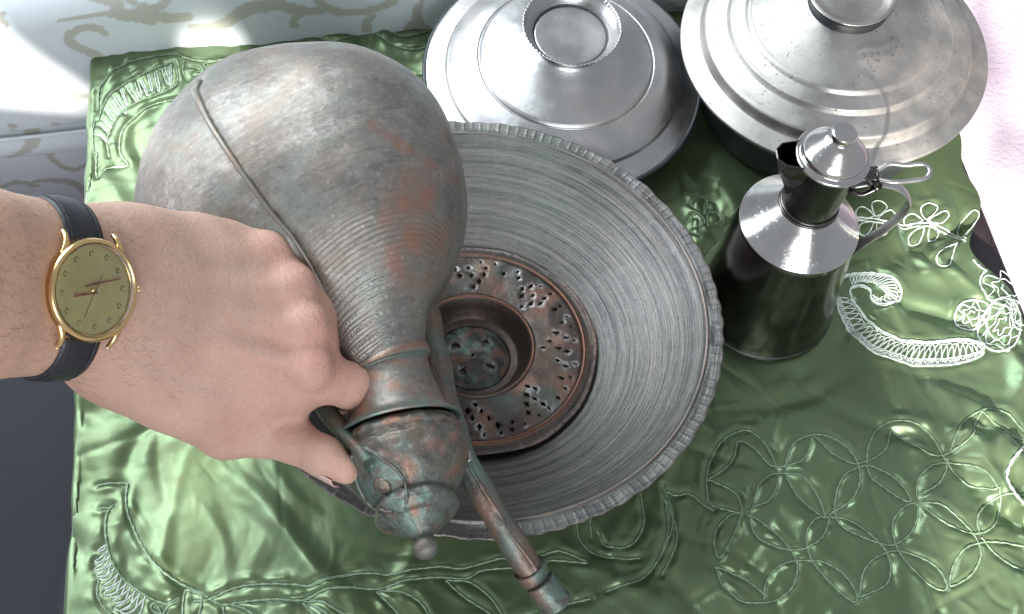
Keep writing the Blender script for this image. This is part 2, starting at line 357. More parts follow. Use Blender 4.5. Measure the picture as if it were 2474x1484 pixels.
# sofa: front cushion with rounded edge, piping and lower front
SOF = thing('sofa', 'white damask sofa with beige scroll pattern behind the table', 'sofa', tuple(tab(.1, -.3, -.42)), (0, 0, TA))
def sl(v): return np.asarray(v)-np.array([.1, .3, -.42])
def sofa_sheet(prof, name, ares=.0022, a0=-.32, a1=.50):
    prof = np.asarray(prof); na = int((a1-a0)/ares); a = np.linspace(a0, a1, na)
    bulge = .003*np.sin(a*9+.6)+.002*np.sin(a*23)
    vv = np.zeros((na, len(prof), 3)); vv[..., 0] = a[:, None]; vv[..., 1] = prof[None, :, 0]+bulge[:, None]*.5; vv[..., 2] = prof[None, :, 1]+bulge[:, None]
    return vv
cprof = dense([(.012, -.083), (-.002, -.076), (-.007, -.05), (-.008, -.01), (-.008, .02), (-.003, .040), (.014, .055), (.05, .063), (.12, .066), (.3, .068), (.55, .066)], .0025)
lprof = poly([(.004, -.42), (.002, -.112)], .003)
# woven scrolls, traced in picture units and carried onto the sheet
def z1(L): return [(x*.3385, y*.3385) for x, y in L]
def z5(L): return [(483+x*.3124, y*.3124) for x, y in L]
VINES = [(z1([(1190, 0), (1140, 50), (1000, 90), (860, 100), (640, 115), (420, 155)]), 7, 3), (z1([(860, 100), (980, 110), (1100, 122), (1220, 128), (1330, 125)]), 8, 9), (z1([(860, 120), (1000, 140), (1100, 175)]), 7, 4),
 (z1([(650, -30), (780, 10), (850, 40), (800, 90)]), 8, 6), (z1([(750, 240), (680, 200), (600, 200), (520, 230), (490, 270), (530, 330), (640, 370), (750, 440)]), 6, 8), (z1([(1350, 190), (1500, 200), (1600, 180), (1700, 110), (1800, 60), (2000, 30)]), 5, 12),
 (z5([(0, 215), (150, 195), (250, 140), (330, 80), (470, 40), (640, 40), (780, 75), (950, 90)]), 9, 7), (z5([(680, 95), (800, 95), (740, 140), (720, 170), (735, 205)]), 5, 6), (z5([(890, -10), (980, 60), (1100, 100), (1220, 100), (1380, 60), (1500, 10)]), 7, 6),
 (z5([(1350, 120), (1290, 170), (1280, 230)]), 4, 9), (z5([(1720, 0), (1680, 80), (1670, 180), (1620, 230)]), 4, 12), (z5([(1720, 230), (1690, 190), (1670, 160)]), 12, 4),
 (z1([(120, 540), (150, 600), (300, 650), (420, 690), (690, 680)]), 16, 5), (z1([(150, 470), (230, 560), (240, 640), (160, 655)]), 10, 8), (z1([(90, 900), (110, 985)]), 8, 8), (z1([(390, 890), (500, 975)]), 8, 8),
 (z1([(230, 1110), (330, 1080), (400, 1000)]), 4, 9), (z1([(350, 1090), (400, 1160), (520, 1210), (640, 1170)]), 6, 5), (z1([(250, 1300), (380, 1290), (520, 1310), (640, 1390)]), 5, 9), (z1([(380, 1000), (450, 1060), (600, 1010)]), 6, 4),
 ([(0, 455), (40, 440), (90, 450)], 5, 5), ([(1620, 8), (1640, 20), (1665, 14)], 4, 4), ([(300, -10), (330, 10), (380, 20)], 5, 4), ([(10, 30), (0, 45), (15, 60)], 4, 4)]
def project(P):
    q = np.asarray(P)-CAM; d = q@V; return np.stack([1236.5+F*(q@RT)/d, 742-F*(q@UP)/d], -1)
def motif_mask(vv):                    # vv in table axes (a, w, z); distances measured on the sheet itself
    world = A0+vv[..., 0:1]*TU+vv[..., 1:2]*TW+vv[..., 2:3]*np.array([0, 0, 1]); P = world.reshape(-1, 3); pix = project(P)
    da = np.linalg.norm(np.diff(vv, axis=1), axis=2); s = np.concatenate([np.zeros((len(vv), 1)), np.cumsum(da, 1)], 1); surf = np.stack([vv[..., 0], s], -1).reshape(-1, 2)
    out = np.zeros(len(P))
    for pts, w0, w1 in VINES:
        C2 = catmull(np.c_[np.array(pts), np.linspace(w0, w1, len(pts))], 4)
        for x, y, wd in C2:
            i = np.argmin((pix[:, 0]-x)**2+(pix[:, 1]-y)**2)
            if (pix[i, 0]-x)**2+(pix[i, 1]-y)**2 > 200: continue
            r = wd*.00031*1.45; near = np.abs(surf[:, 0]-surf[i, 0]) < 4*r
            dd = np.hypot(surf[near, 0]-surf[i, 0], surf[near, 1]-surf[i, 1]); out[near] = np.maximum(out[near], np.clip(1.25-.75*dd/r, 0, 1))
    return out
for prof, name in ((cprof, 'seat_cushion'), (lprof, 'lower_front')):
    vv = sofa_sheet(prof, name); o = mesh(name, sl(vv.reshape(-1, 3)), grid_faces(vv.shape[0], vv.shape[1]), SOFA, SOF); attr(o, 'motif', motif_mask(vv))
a = np.linspace(-.32, .50, 330); v, f = sweep(np.c_[a, .006+0*a, -.0965+.0035*np.sin(a*11)], .0145, 20)
o = mesh('front_roll', sl(v), f, SOFA, SOF); attr(o, 'motif', np.clip(1.6-np.abs(((v[:, 0]+.066*0+.02*np.sin(v[:, 2]*90)) % .062)-.03)/.006, 0, 1)*.9)
a = np.linspace(-.32, .50, 200); v, f = sweep(np.c_[a, -.0065+0*a, -.0812+.0035*np.sin(a*11)], .0016, 8); o = mesh('piping', sl(v), f, SOFA, SOF); attr(o, 'motif', np.zeros(len(v)))
# dark grey cabinet at the left of the table
CAB = thing('grey_cabinet', 'dark grey vinyl covered cabinet top left of the green cloth', 'cabinet', tuple(tab(-.2, .45, -.42)), (0, 0, TA-.10))
bm = bmesh.new(); bmesh.ops.create_cube(bm, size=1); bmesh.ops.scale(bm, vec=(.34, .60, .40), verts=bm.verts); bmesh.ops.translate(bm, vec=(0.0245, -.02, .195), verts=bm.verts)
bmesh.ops.bevel(bm, geom=bm.edges[:], offset=.012, segments=5, affect='EDGES', profile=.5)
bmesh.ops.subdivide_edges(bm, edges=[e for e in bm.edges if e.calc_length() > .1], cuts=60, use_grid_fill=True)
me = bpy.data.meshes.new('cabinet_body'); bm.to_mesh(me); bm.free(); me.materials.append(VINYL); o = link(bpy.data.objects.new('cabinet_body', me), CAB)
co = np.array([x.co[:] for x in me.vertices]); edge = np.clip(1-np.abs(co[:, 0]-.185)/.005, 0, 1)*(co[:, 2] > .38)
attr(o, 'wear', edge*.5); attr(o, 'stain', np.exp(-((co[:, 0]-.166)/.005)**2-((co[:, 1]+.03)/.022)**2))

# ------------------------------------------------------------------ tablecloth with its wrinkles and couched cords
def zz8(L): return [((1660+x/2.3333)*.966, (900+y/2.3333)*.966) for x, y in L]
def zz6(L): return [((1700+x/2.2488)*.966, (280+y/2.2488)*.966) for x, y in L]
def zr2(L): return [((180+x/3.404)*.966, (1100+y/3.404)*.966) for x, y in L]
def zz3(L): return [((780+x/2.0157)*.966, (800+y/2.0157)*.966) for x, y in L]
cords = []                                  # (picture trace, radius, white)
def cd_(L, conv, r=.00075, white=0): cords.append((conv(L), r, white))
for L in ([(465,890),(300,850),(240,770),(225,620),(300,480),(440,412),(540,470),(625,590),(645,640)],
 [(235,700),(320,640),(370,570),(385,490),(420,480),(500,530),(560,580),(640,610),(740,600),(800,560),(835,450),(860,455),(950,540),(1060,595),(1120,600),(1200,570),(1270,510),(1305,400),(1330,400),(1420,470),(1520,530),(1600,545),(1680,510),(1760,450),(1810,320),(1840,325),(1950,400),(2130,460)],
 [(695,640),(690,560),(740,470),(860,430),(970,460),(1070,540),(1120,610),(1150,700),(1130,790),(1080,840),(1010,880),(1020,900),(1100,910),(1200,970),(1280,1050),(1340,1130),(1350,1220),(1310,1310),(1160,1380)],
 [(1170,600),(1165,500),(1220,390),(1330,340),(1450,370),(1550,440),(1620,540),(1655,600),(1640,680),(1590,740),(1510,780)], [(1665,520),(1680,420),(1750,330),(1880,290),(1990,320),(2130,420)],
 [(235,700),(330,735),(420,780),(465,850),(470,900),(440,1000),(400,1080),(345,1150),(320,1080),(330,990),(400,905),(470,880)],
 [(535,860),(540,740),(590,670),(660,650),(780,670),(880,750),(950,840),(975,905),(900,860),(800,780),(720,690),(690,640)],
 [(655,640),(655,740),(620,820),(535,860),(530,940),(570,1020),(660,1080),(765,1105),(860,1095),(950,1030),(1000,930),(990,900),(930,910),(880,960),(855,1030),(865,1130),(900,1200),(1000,1310),(1130,1400),(1150,1370),(1100,1290),(1020,1220),(930,1180),(790,1170),(680,1210),(610,1300),(600,1400)],
 [(515,870),(500,895),(560,920),(650,980),(730,1060),(780,1140),(795,1220),(760,1330),(690,1390),(610,1415)], [(320,1205),(400,1230),(520,1300),(600,1370)], [(320,1205),(350,1300),(420,1380),(490,1415),(610,1415)],
 [(1025,860),(1020,760),(1050,670),(1120,625),(1200,610),(1330,660),(1430,740),(1475,810),(1400,790),(1300,730),(1220,680),(1170,610)],
 [(1030,870),(1080,960),(1180,1020),(1300,1060),(1390,1055),(1480,990),(1520,890),(1500,820),(1430,850),(1380,920),(1380,1020),(1400,1090),(1450,1170),(1550,1270),(1660,1325),(1685,1290),(1640,1210),(1560,1150),(1430,1100),(1330,1110),(1240,1160),(1180,1240),(1160,1380)],
 [(1505,790),(1500,680),(1560,610),(1650,585),(1760,590),(1880,640),(1970,740),(1900,725),(1790,690),(1700,630),(1650,560)], [(1520,800),(1560,860),(1650,930),(1750,975),(1840,995),(1930,975),(2000,900),(2010,820),(1980,740)],
 [(1550,825),(1650,840),(1750,900),(1830,980),(1870,1060),(1870,1150),(1820,1240),(1720,1300),(1700,1270),(1720,1180),(1780,1090),(1880,1050),(1980,1045),(2130,1075)],
 [(1880,1000),(1870,900),(1930,820),(2010,780),(2130,790)], [(1890,1020),(1950,1100),(2030,1170),(2130,1230)], [(0,770),(60,790),(130,780),(190,810),(250,850),(310,880)], [(0,820),(40,930),(40,1040),(0,1150)], [(10,830),(80,940),(100,1050),(60,1160),(0,1260)]):
    cd_(L, zz8, .00062)
cd_([(2130,500),(2040,590),(2020,680),(2060,760),(2130,850)], zz8, .0012, 1)
def petal(b, t, w):
    b = np.array(b, float); t = np.array(t, float); d = t-b; n = np.array([-d[1], d[0]])/np.linalg.norm(d)*w
    return [tuple(b), tuple(b+.4*d+n*.8), tuple(b+.8*d+n), tuple(t+.02*d), tuple(b+.8*d-n), tuple(b+.4*d-n*.8), tuple(b)]
for s in (0, 16): cd_([(960,578+s),(1100,590+s),(1250,615+s),(1400,615+s),(1550,640+s),(1660,680+s),(1790,740+s)], zz6, .0007, 1)
for b, t, w_ in (((1100,580),(1120,500),42),((1090,575),(985,555),30),((1110,590),(1205,570),28),((1095,605),(1025,660),34),((1110,605),(1175,670),28),((1385,600),(1385,510),42),((1370,600),(1265,590),26),((1395,605),(1502,575),28),((1390,630),(1350,710),40),((1420,625),(1495,690),28),((1670,690),(1630,555),40),((1650,720),(1535,850),44),((1020,250),(1030,180),20)):
    if b[0] > 1050: cd_(petal(b, t, w_), zz6, .00062, 1)
for b, t, w_ in (((130,570),(90,480),45),((130,570),(190,500),38),((60,650),(110,590),40),((150,640),(200,560),38),((100,700),(50,600),36)): cd_(petal(b, t, w_), zz6, .0005)
PO = [(905,1030),(900,1100),(940,1190),(1020,1275),(1150,1345),(1350,1400),(1550,1400),(1680,1360),(1705,1310)]
PI_ = [(1700,1285),(1600,1262),(1400,1270),(1250,1250),(1130,1200),(1040,1100),(1000,1030),(1000,970),(1060,950),(1110,970),(1115,1020),(1180,1060),(1250,1040),(1272,990),(1230,920),(1130,880),(1000,890),(930,940),(905,1030)]
for dx, r in ((0, .0009), (9, .0006)):
    cd_([(x+dx*.3, y-dx) for x, y in PO], zz6, r, 1); cd_([(x-dx*.2, y+dx) for x, y in PI_], zz6, r, 1)
def loops(oL, iL, turns, lo_=.12, hi_=.88, fwd=.022):
    fo = catmull(oL, 3); fi = catmull(iL, 3); L = []
    for k in range(turns*9):
        u = k/(turns*9-1); th = 2*PI*k/9; uu = min(1, max(0, u+fwd*math.sin(th))); p = fo[int((len(fo)-1)*uu)]; q = fi[int((len(fi)-1)*uu)]; m_ = (lo_+hi_)/2+(hi_-lo_)/2*math.cos(th)*RNG.uniform(.8, 1.05); L.append(tuple(p*(1-m_)+q*m_))
    return L
cd_(loops(PO, PI_[:7][::-1], 30), zz6, .0005, 1); cd_(loops(PO, PI_[:7][::-1], 46, .05, .3, .012), zz6, .00045, 1)
cd_(loops([(1000,890),(1130,880),(1230,920),(1272,990),(1250,1040),(1180,1060),(1110,1010)], [(1010,960),(1060,940),(1110,945),(1150,985),(1175,1005),(1150,1010),(1120,990)], 22, .1, .85, .03), zz6, .00045, 1)
for cx, cy, rx, ry, turns in ((1830,1000,120,110,3), (1640,1120,80,70,3), (1790,1200,100,130,4), (1830,830,75,80,3), (1900,1130,70,90,3)):
    L = []
    for k in range(turns*14): t = k/14*2*PI; q = 1-.85*k/(turns*14); w_ = 1+.22*math.sin(5.3*t)+.12*math.sin(9.1*t+1); L.append((cx+rx*q*w_*math.cos(t), cy+ry*q*w_*math.sin(t)))
    cd_(L, zz6, .0005, 1); cd_([(cx+1.08*rx*math.cos(t), cy+1.08*ry*math.sin(t)) for t in np.linspace(0, 2*PI, 16)], zz6, .0008, 1)
for L in ([(200,375),(300,360),(420,355),(445,380),(430,470),(435,620),(480,760),(560,900),(680,1040),(850,1160),(1040,1250),(1190,1320)], [(220,570),(290,570),(325,545)], [(285,575),(255,680),(265,850),(310,1000),(400,1140),(520,1240),(700,1340),(850,1390)],
 [(850,1390),(900,1360),(945,1335),(930,1370),(860,1400),(810,1470),(800,1520)], [(1060,1360),(1200,1340),(1400,1250),(1600,1210),(1900,1210),(2080,1230),(2250,1170),(2451,1120)], [(1190,1330),(1320,1390),(1500,1360),(1750,1340),(2000,1345),(2200,1270),(2451,1240)],
 [(980,1520),(985,1300),(1010,1260),(1100,1290),(1140,1340),(1110,1520)], [(2000,1360),(2150,1365),(2250,1420),(2350,1480)], [(2000,1370),(2100,1480)], [(1390,1390),(1500,1420),(1640,1520)], [(1320,1400),(1340,1520)], [(220,1180),(215,1300),(260,1400),(330,1470),(420,1540)], [(810,1470),(730,1450),(700,1400),(740,1380),(800,1470)]):
    cd_(L, zr2, .0008)
spine = catmull([(260,700),(268,860),(315,1010),(405,1150),(525,1250),(700,1345)], 6)
for k in range(3, 15):
    p = spine[int((len(spine)-1)*k/15)]; ln = (70+9*k)*RNG.uniform(.75, 1.15)
    cd_([tuple(p), tuple(p+np.array([-.25*ln, .75*ln])), tuple(p+np.array([-.75*ln, .98*ln])), tuple(p+np.array([-.95*ln, .85*ln])), tuple(p+np.array([-.55*ln, .6*ln])), tuple(p+np.array([-6, 16]))], zr2, .00055, 1)
for L in ([(0,1335),(100,1300),(220,1270),(330,1265),(420,1275),(560,1250),(680,1240),(780,1250),(900,1220),(980,1200),(1150,1190),(1250,1160),(1330,1180),(1411,1220)], [(0,1390),(150,1345),(360,1345),(500,1310),(650,1295),(800,1300),(870,1265),(980,1250),(1180,1240),(1230,1205),(1411,1225)],
 [(350,1360),(420,1440),(470,1500)], [(360,1355),(480,1370),(560,1420),(610,1500)], [(700,1310),(780,1390),(900,1470),(960,1530)], [(700,1310),(820,1320),(920,1400),(980,1500)], [(1240,1330),(1305,1390),(1250,1440),(1150,1484),(1000,1530)], [(1420,1400),(1280,1430)], [(0,1420),(60,1450),(120,1500)]):
    cd_(L, zz3, .00075)
idt = lambda L: L
for L in ([(1440,1300),(1430,1240),(1470,1180),(1540,1170)], [(1540,1195),(1562,1260),(1540,1310),(1480,1322),(1452,1285)], [(1590,1175),(1632,1250),(1612,1330),(1560,1395),(1470,1430)], [(1390,1225),(1410,1300),(1470,1345),(1560,1345)]): cd_(L, idt, .0006)
TL1 = [(690,1270),(680,1200),(690,1050),(700,850),(760,710),(900,590),(1080,500),(1230,455),(1280,470),(1285,580),(1240,630),(1100,680),(950,740),(830,850),(770,980),(775,1100)]
for L in (TL1, [(700,780),(710,640),(770,560),(850,490),(1000,420),(1200,390),(1350,410),(1500,430),(1700,395),(1800,400)], [(1290,700),(1100,740),(950,840),(870,950),(860,1080),(905,1165),(800,1180),(740,1210),(690,1280)], [(1340,430),(1330,520),(1360,570)], [(1360,470),(1450,490),(1400,530),(1500,500),(1480,450),(1600,420)]):
    cd_(L, z1, .00075)
o1 = catmull([(700,1000),(720,850),(790,710),(920,600),(1080,520),(1230,470),(1270,500)], 5); o2 = catmull([(770,1060),(790,930),(860,830),(960,740),(1100,670),(1220,625),(1265,590)], 5)
for k in range(1, 15):
    p = o1[int((len(o1)-1)*k/15)]; q = o2[int((len(o2)-1)*k/15)]; d = np.array([26, -18.])*RNG.uniform(.5, 1.3); p = p+RNG.normal(0, 9, 2); q = q+RNG.normal(0, 9, 2)
    cd_([tuple(p), tuple(p*.5+q*.5+d*.2), tuple(q*.92+p*.08+d*.5), tuple(q*.8+p*.2+d), tuple(p*.45+q*.55+d*.9), tuple(p+d*.7)], z1, .00055, 1)
for L in ([(210,265),(300,290),(400,285),(550,250)], [(660,250),(730,300),(790,310),(810,290),(790,235)], [(890,230),(950,290),(1050,325),(1150,310),(1260,240)], [(1370,240),(1430,300),(1550,360),(1670,380),(1800,350)], [(1480,230),(1560,270),(1650,280),(1790,235)], [(1350,520),(1550,570),(1760,580)], [(1550,620),(1760,640)], [(1610,680),(1650,640),(1760,630)]):
    cd_(L, z5, .0007)

NA, NB = 560, 480; AA = np.linspace(-.075, .600, NA); BB = np.linspace(-.012, .565, NB); RESA = AA[1]-AA[0]; RESB = BB[1]-BB[0]
GA, GB = np.meshgrid(AA, BB, indexing='ij')
BASC = np.array([-.019, -.038]); LIDC = np.array([.0285, .169]); POTC = np.array([.213, .188]); JUGC = np.array([.1625, .014])
def wrinkle(a, b):
    wx = perlin(a*9+3, b*9+5, 1)*.6; wy = perlin(a*9+13, b*9+8, 2)*.6
    x = a*16+wx*1.3; y = b*16+wy*1.3
    h = .0056*perlin(x*.42, y*.42, 3)
    xr = (a*.86+b*.5); yr = (-a*.5+b*.86)
    h += .0016*perlin(xr*25+wx*3, yr*10+wy*3, 5)
    r_ = np.random.default_rng(11)
    for k in range(330):                       # soft creases pressed into the satin
        ca, cb = r_.uniform(-.05, .62), r_.uniform(-.02, .56); t0 = math.radians(r_.normal(78, 34)); L_ = r_.uniform(.012, .050)*(1.6 if k < 25 else 1); w_ = r_.uniform(.0030, .0085); am = r_.uniform(.0009, .0026)*(1 if r_.random() < .6 else -1)*(w_/.0048)
        c_, s_ = math.cos(t0), math.sin(t0); kx = r_.normal(0, 7)
        sel = (np.abs(a-ca) < L_*2.2) & (np.abs(b-cb) < L_*2.2)
        t = (a[sel]-ca)*c_+(b[sel]-cb)*s_; n = -(a[sel]-ca)*s_+(b[sel]-cb)*c_+kx*t*t
        h[sel] += am*np.exp(-(t/L_)**2)*np.exp(-(n/w_)**2)
    for k in range(330):
        ca, cb = r_.uniform(-.05, .62), r_.uniform(-.02, .56); t0 = math.radians(r_.normal(85, 40)); L_ = r_.uniform(.006, .022); w_ = r_.uniform(.0011, .0026); am = r_.uniform(.0002, .0006)*(1 if r_.random() < .6 else -1)*(w_/.0016)
        c_, s_ = math.cos(t0), math.sin(t0); kx = r_.normal(0, 10); sel = (np.abs(a-ca) < L_*2.2) & (np.abs(b-cb) < L_*2.2)
        t = (a[sel]-ca)*c_+(b[sel]-cb)*s_; n = -(a[sel]-ca)*s_+(b[sel]-cb)*c_+kx*t*t; h[sel] += am*np.exp(-(t/L_)**2)*np.exp(-(n/w_)**2)
    h += .0006*perlin(x*3.0, y*2.4, 6)+.0002*perlin(x*8.5, y*7.5, 7)
    return h
H = wrinkle(GA, GB)
world = A0[None, None]+GA[..., None]*TU-GB[..., None]*TW
def press(c, r0, r1): d = np.hypot(world[..., 0]-c[0], world[..., 1]-c[1]); t = np.clip((d-r0)/(r1-r0), 0, 1); return t*t*(3-2*t)
flat = press(BASC, .085, .15)*press(LIDC, .085, .12)*press(POTC, .09, .125)*press(JUGC, .044, .060)
H = (H*(1+.7*np.clip((GA-.40)/.12, 0, 1))-.0012)*flat-.0005*(1-flat)
H = H*np.clip((.62-GA)/.03, .0, 1)
# the cloth is drawn in along each couched cord
polys = []; puck = np.zeros_like(H); rip = np.zeros_like(H)
for pts, r, wht in cords:
    P = catmull([atz(x, y, 0) for x, y in pts], .0009); q = P-A0; ca = q@TU; cb = -(q@TW)
    polys.append((ca, cb, r, wht)); win = 6
    for i in range(0, len(ca), 2):
        ia = int((ca[i]-AA[0])/RESA); ib = int((cb[i]-BB[0])/RESB)
        if not (win < ia < NA-win-1 and win < ib < NB-win-1): continue
        s = np.s_[ia-win:ia+win+1, ib-win:ib+win+1]; d2 = (GA[s]-ca[i])**2+(GB[s]-cb[i])**2
        puck[s] = np.maximum(puck[s], np.exp(-d2/(.0023**2))); rip[s] = np.maximum(rip[s], np.exp(-d2/(.0050**2)))
H = H-.0009*puck*flat+.0016*rip*(1-puck)*flat*(.6+2.0*perlin(GA*95, GB*95, 9))
def hsamp(a, b):
    fa = np.clip((a-AA[0])/RESA, 0, NA-1.001); fb = np.clip((b-BB[0])/RESB, 0, NB-1.001); i = fa.astype(int); j = fb.astype(int); u = fa-i; w_ = fb-j
    return H[i, j]*(1-u)*(1-w_)+H[i+1, j]*u*(1-w_)+H[i, j+1]*(1-u)*w_+H[i+1, j+1]*u*w_
def cloth_pos(a, b, h):
    a = np.asarray(a, float); wob = .0030*np.sin(b*31)+.0016*np.sin(b*77+1); r = .007
    aa = a-wob; x = np.where(aa > 0, aa, np.where(aa > -r*PI/2, -r*np.sin(np.clip(-aa/r, 0, PI/2)), -r+.35*(-aa-r*PI/2))); z = np.where(aa > 0, 0, np.where(aa > -r*PI/2, -r*(1-np.cos(np.clip(-aa/r, 0, PI/2))), -r+(aa+r*PI/2)))
    t = np.clip(-aa/(r*PI/2), 0, 1)
    right = np.clip((a-.54)/.06, 0, 1); x = x+wob*(aa > 0)*np.clip(1-aa/.05, 0, 1)+right*(.006*np.sin(b*42+.5)+.004*np.sin(b*95))-h*t*.5
    return A0+x[..., None]*TU-np.asarray(b)[..., None]*TW+(z+h*(1-t))[..., None]*np.array([0, 0, 1.])
v = cloth_pos(GA, GB, H).reshape(-1, 3)
CL = mesh('tablecloth', v, grid_faces(NA, NB), SATIN); tag(CL, 'green satin cloth with couched cord embroidery spread over the table', 'tablecloth')
for k, (ca, cb, r, wht) in enumerate(polys):
    keep = (ca > -.06) & (ca < .597) & (cb > -.010) & (cb < .56)
    if keep.sum() < 6: continue
    idx = np.where(keep)[0]; ca, cb = ca[idx[0]:idx[-1]+1], cb[idx[0]:idx[-1]+1]
    P = cloth_pos(ca, cb, hsamp(ca, cb)+r*.55)
    P = P[np.r_[True, np.linalg.norm(np.diff(P, axis=0), axis=1) > 1e-5]]
    if len(P) < 4: continue
    v, f = sweep(P, r*(.68 if wht else .80), 7, mod=lambda i, t: 1+.34*np.cos(2*t-i*.95), fixed=np.array([0, 0, 1.]))
    mesh('embroidery_cord', v, f, CORDW if wht else CORD, CL)

# ------------------------------------------------------------------ basin and strainer
def tiltrot(nx, ny): return Vector((0, 0, 1)).rotation_difference(Vector((nx, ny, 1)).normalized()).to_euler()
BN = (.072, .068); BROT = tiltrot(*BN)
bn = np.array([BN[0], BN[1], 1.]); bn /= np.linalg.norm(bn); RIMZ = .060
bo = np.array([-.019, -.0385, .066])-RIMZ*bn
BAS = thing('washing_basin', 'large worn grey copper basin with notched rim under the ewer', 'basin', tuple(bo), BROT)
prof = np.vstack([poly([(.0, .0012), (.058, .0012), (.071, .0065), (.079, .0145)], .003)[:-1], dense([(.079, .0145), (.089, .0215), (.104, .0325), (.121, .0460), (.1305, .0555), (.1335, .0585)], .0012)[:-1],
    dense([(.1335, .0585), (.1345, .0602), (.1356, .0604), (.1364, .0590)], .0004)[:-1], dense([(.1364, .0590), (.140, .0596), (.1440, .0600), (.1450, .0596), (.1448, .0585)], .0007)[:-1],
    dense([(.1448, .0585), (.139, .0570), (.1330, .0560), (.121, .0440), (.104, .0305), (.089, .0195), (.079, .0120), (.071, .0045), (.060, .0)], .004), [(.0, .0)]])
th_jit = RNG.random(400)
def rimmod(r, z, th):
    k = 150; ph = (th+.004*np.sin(th*23))*k/(2*PI); wv = ph-np.floor(ph); dep = .25+.9*th_jit[(np.floor(ph).astype(int)) % 150]
    notch = np.clip(1-np.abs(wv-.5)/.16, 0, 1)*dep
    on = np.clip((r-.1372)/.0015, 0, 1)*(z > .0575)
    und = 1+.0022*np.sin(3*th+1)*(r > .1)+.0012*np.sin(7*th+.4)*(r > .12)
    return r*und-on*notch*.0003+on*.0004*np.sin(th*61+3*np.sin(th*5)), z+on*notch*.00050-on*.0003+on*.0005*np.sin(th*19+2*np.sin(th*7))
v, f = lathe(prof, 1280, rimmod); f = [q for q in f]
o = mesh('basin_body', v, f, BASIN, BAS)
rr = np.hypot(v[:, 0], v[:, 1]); wear = np.exp(-((rr-.1352)/.0006)**2)*.65*(v[:, 2] > .057)+np.clip((rr-.1438)/.0008, 0, 1)*.3; attr(o, 'wear', wear)

STR = thing('strainer', 'round perforated copper strainer with sunken centre lying in the basin', 'strainer', tuple(bo+bn*.0048), BROT)
def diamond(r, t, lr, lt):
    er = np.array([math.cos(t), math.sin(t)]); et = np.array([-er[1], er[0]]); c = er*r
    j = RNG.normal(0, .00022, (4, 2)); return [c+er*lr+j[0], c+et*lt+j[1], c-er*lr+j[2], c-et*lt+j[3]]
holes = []
for r_0, n_0, s_0 in ((.0624, 44, .7), (.0575, 34, .95)):
    for k in range(n_0):
        if RNG.random() > .10: holes.append(diamond(r_0+RNG.normal(0, .0003), 2*PI*k/n_0+RNG.normal(0, .012), .0027*s_0*RNG.uniform(.8, 1.15), .00155*s_0*RNG.uniform(.85, 1.15)))
for s_ in range(8):
    t0 = s_*PI/4+.06
    for row, (r, n, dt) in enumerate(((.0520, 3, .190), (.0470, 2, .19), (.0425, 1, .1))):
        for k in range(n):
            t = t0+(k-(n-1)/2)*dt*(.052/r)*.85+RNG.normal(0, .012)
            sc = .9
            if RNG.random() < .08: continue
            holes.append(diamond(r+RNG.normal(0, .0004), t+RNG.normal(0, .01), .0030*sc*RNG.uniform(.8, 1.15), .0016*sc*RNG.uniform(.8, 1.2)))
def plate(r_out, r_in, holes, zf, name, mat, thick=.0005, extra=()):
    pts = []; edges = []
    def loop(L):
        i0 = len(pts); pts.extend([Vector((float(p[0]), float(p[1]))) for p in L]); n = len(L)
        edges.extend([(i0+i, i0+(i+1) % n) for i in range(n)])
    n = 140; loop([(r_out*math.cos(t), r_out*math.sin(t)) for t in np.linspace(0, 2*PI, n, endpoint=False)])
    if r_in: loop([(r_in*math.cos(t), r_in*math.sin(t)) for t in np.linspace(0, 2*PI, n, endpoint=False)])
    for h in holes: loop(h)
    hc = [(np.mean(h, 0), max(np.linalg.norm(np.array(h)-np.mean(h, 0), axis=1))) for h in holes]
    for r in np.arange((r_in or 0)+.0012, r_out-.0006, .0014):
        m_ = max(6, int(2*PI*r/.0015))
        for t in np.linspace(0, 2*PI, m_, endpoint=False)+r*50:
            p = np.array([r*math.cos(t), r*math.sin(t)])
            if all(np.hypot(*(p-c)) > q+.0003 for c, q in hc): pts.append(Vector((p[0], p[1])))
    V2, E2, F2, *_ = delaunay_2d_cdt(pts, edges, [], 4, 1e-7)
    v2 = np.array([p[:] for p in V2]); keep = []
    for q in F2:
        c = v2[list(q)].mean(0); rc = np.hypot(*c)
        if rc > r_out or (r_in and rc < r_in*.9995): continue
        inside = False
        for (hcc, qr), h in zip(hc, holes):
            if np.hypot(*(c-hcc)) < qr:
                hh = np.array(h); x, y = c; ins = False; j = len(hh)-1
                for i in range(len(hh)):
                    if (hh[i, 1] > y) != (hh[j, 1] > y) and x < (hh[j, 0]-hh[i, 0])*(y-hh[i, 1])/(hh[j, 1]-hh[i, 1])+hh[i, 0]: ins = not ins
                    j = i
                if ins: inside = True; break
        if not inside: keep.append(tuple(q))
    r = np.hypot(v2[:, 0], v2[:, 1]); v3 = np.c_[v2, zf(r, v2)]
    o = mesh(name, v3, keep, mat, STR); md = o.modifiers.new('thick', 'SOLIDIFY'); md.thickness = thick; md.offset = -1
    dist = np.full(len(v2), 1.)
    for c, q in hc: dist = np.minimum(dist, np.maximum(0, np.hypot(v2[:, 0]-c[0], v2[:, 1]-c[1])-q*.6))
    return o, v2, dist
pz = lambda r, p: .0125+.0012*np.cos((r-.0525)/.0155*PI/2)+.0005*perlin(p[:, 0]*90+7, p[:, 1]*90+7, 12)*2
o, v2, dist = plate(.0668, .0375, holes, pz, 'perforated_plate', STRAIN)
attr(o, 'wear', np.clip(perlin(v2[:, 0]*60+9, v2[:, 1]*60+3, 14)*1.3, 0, .55)); attr(o, 'green', np.clip(perlin(v2[:, 0]*45+3, v2[:, 1]*45+9, 15)*1.2, 0, .3))
attr(o, 'scrape', np.clip(1.2-dist/.0013, 0, 1)*(perlin(v2[:, 0]*70+1, v2[:, 1]*70+1, 16) > -.02))
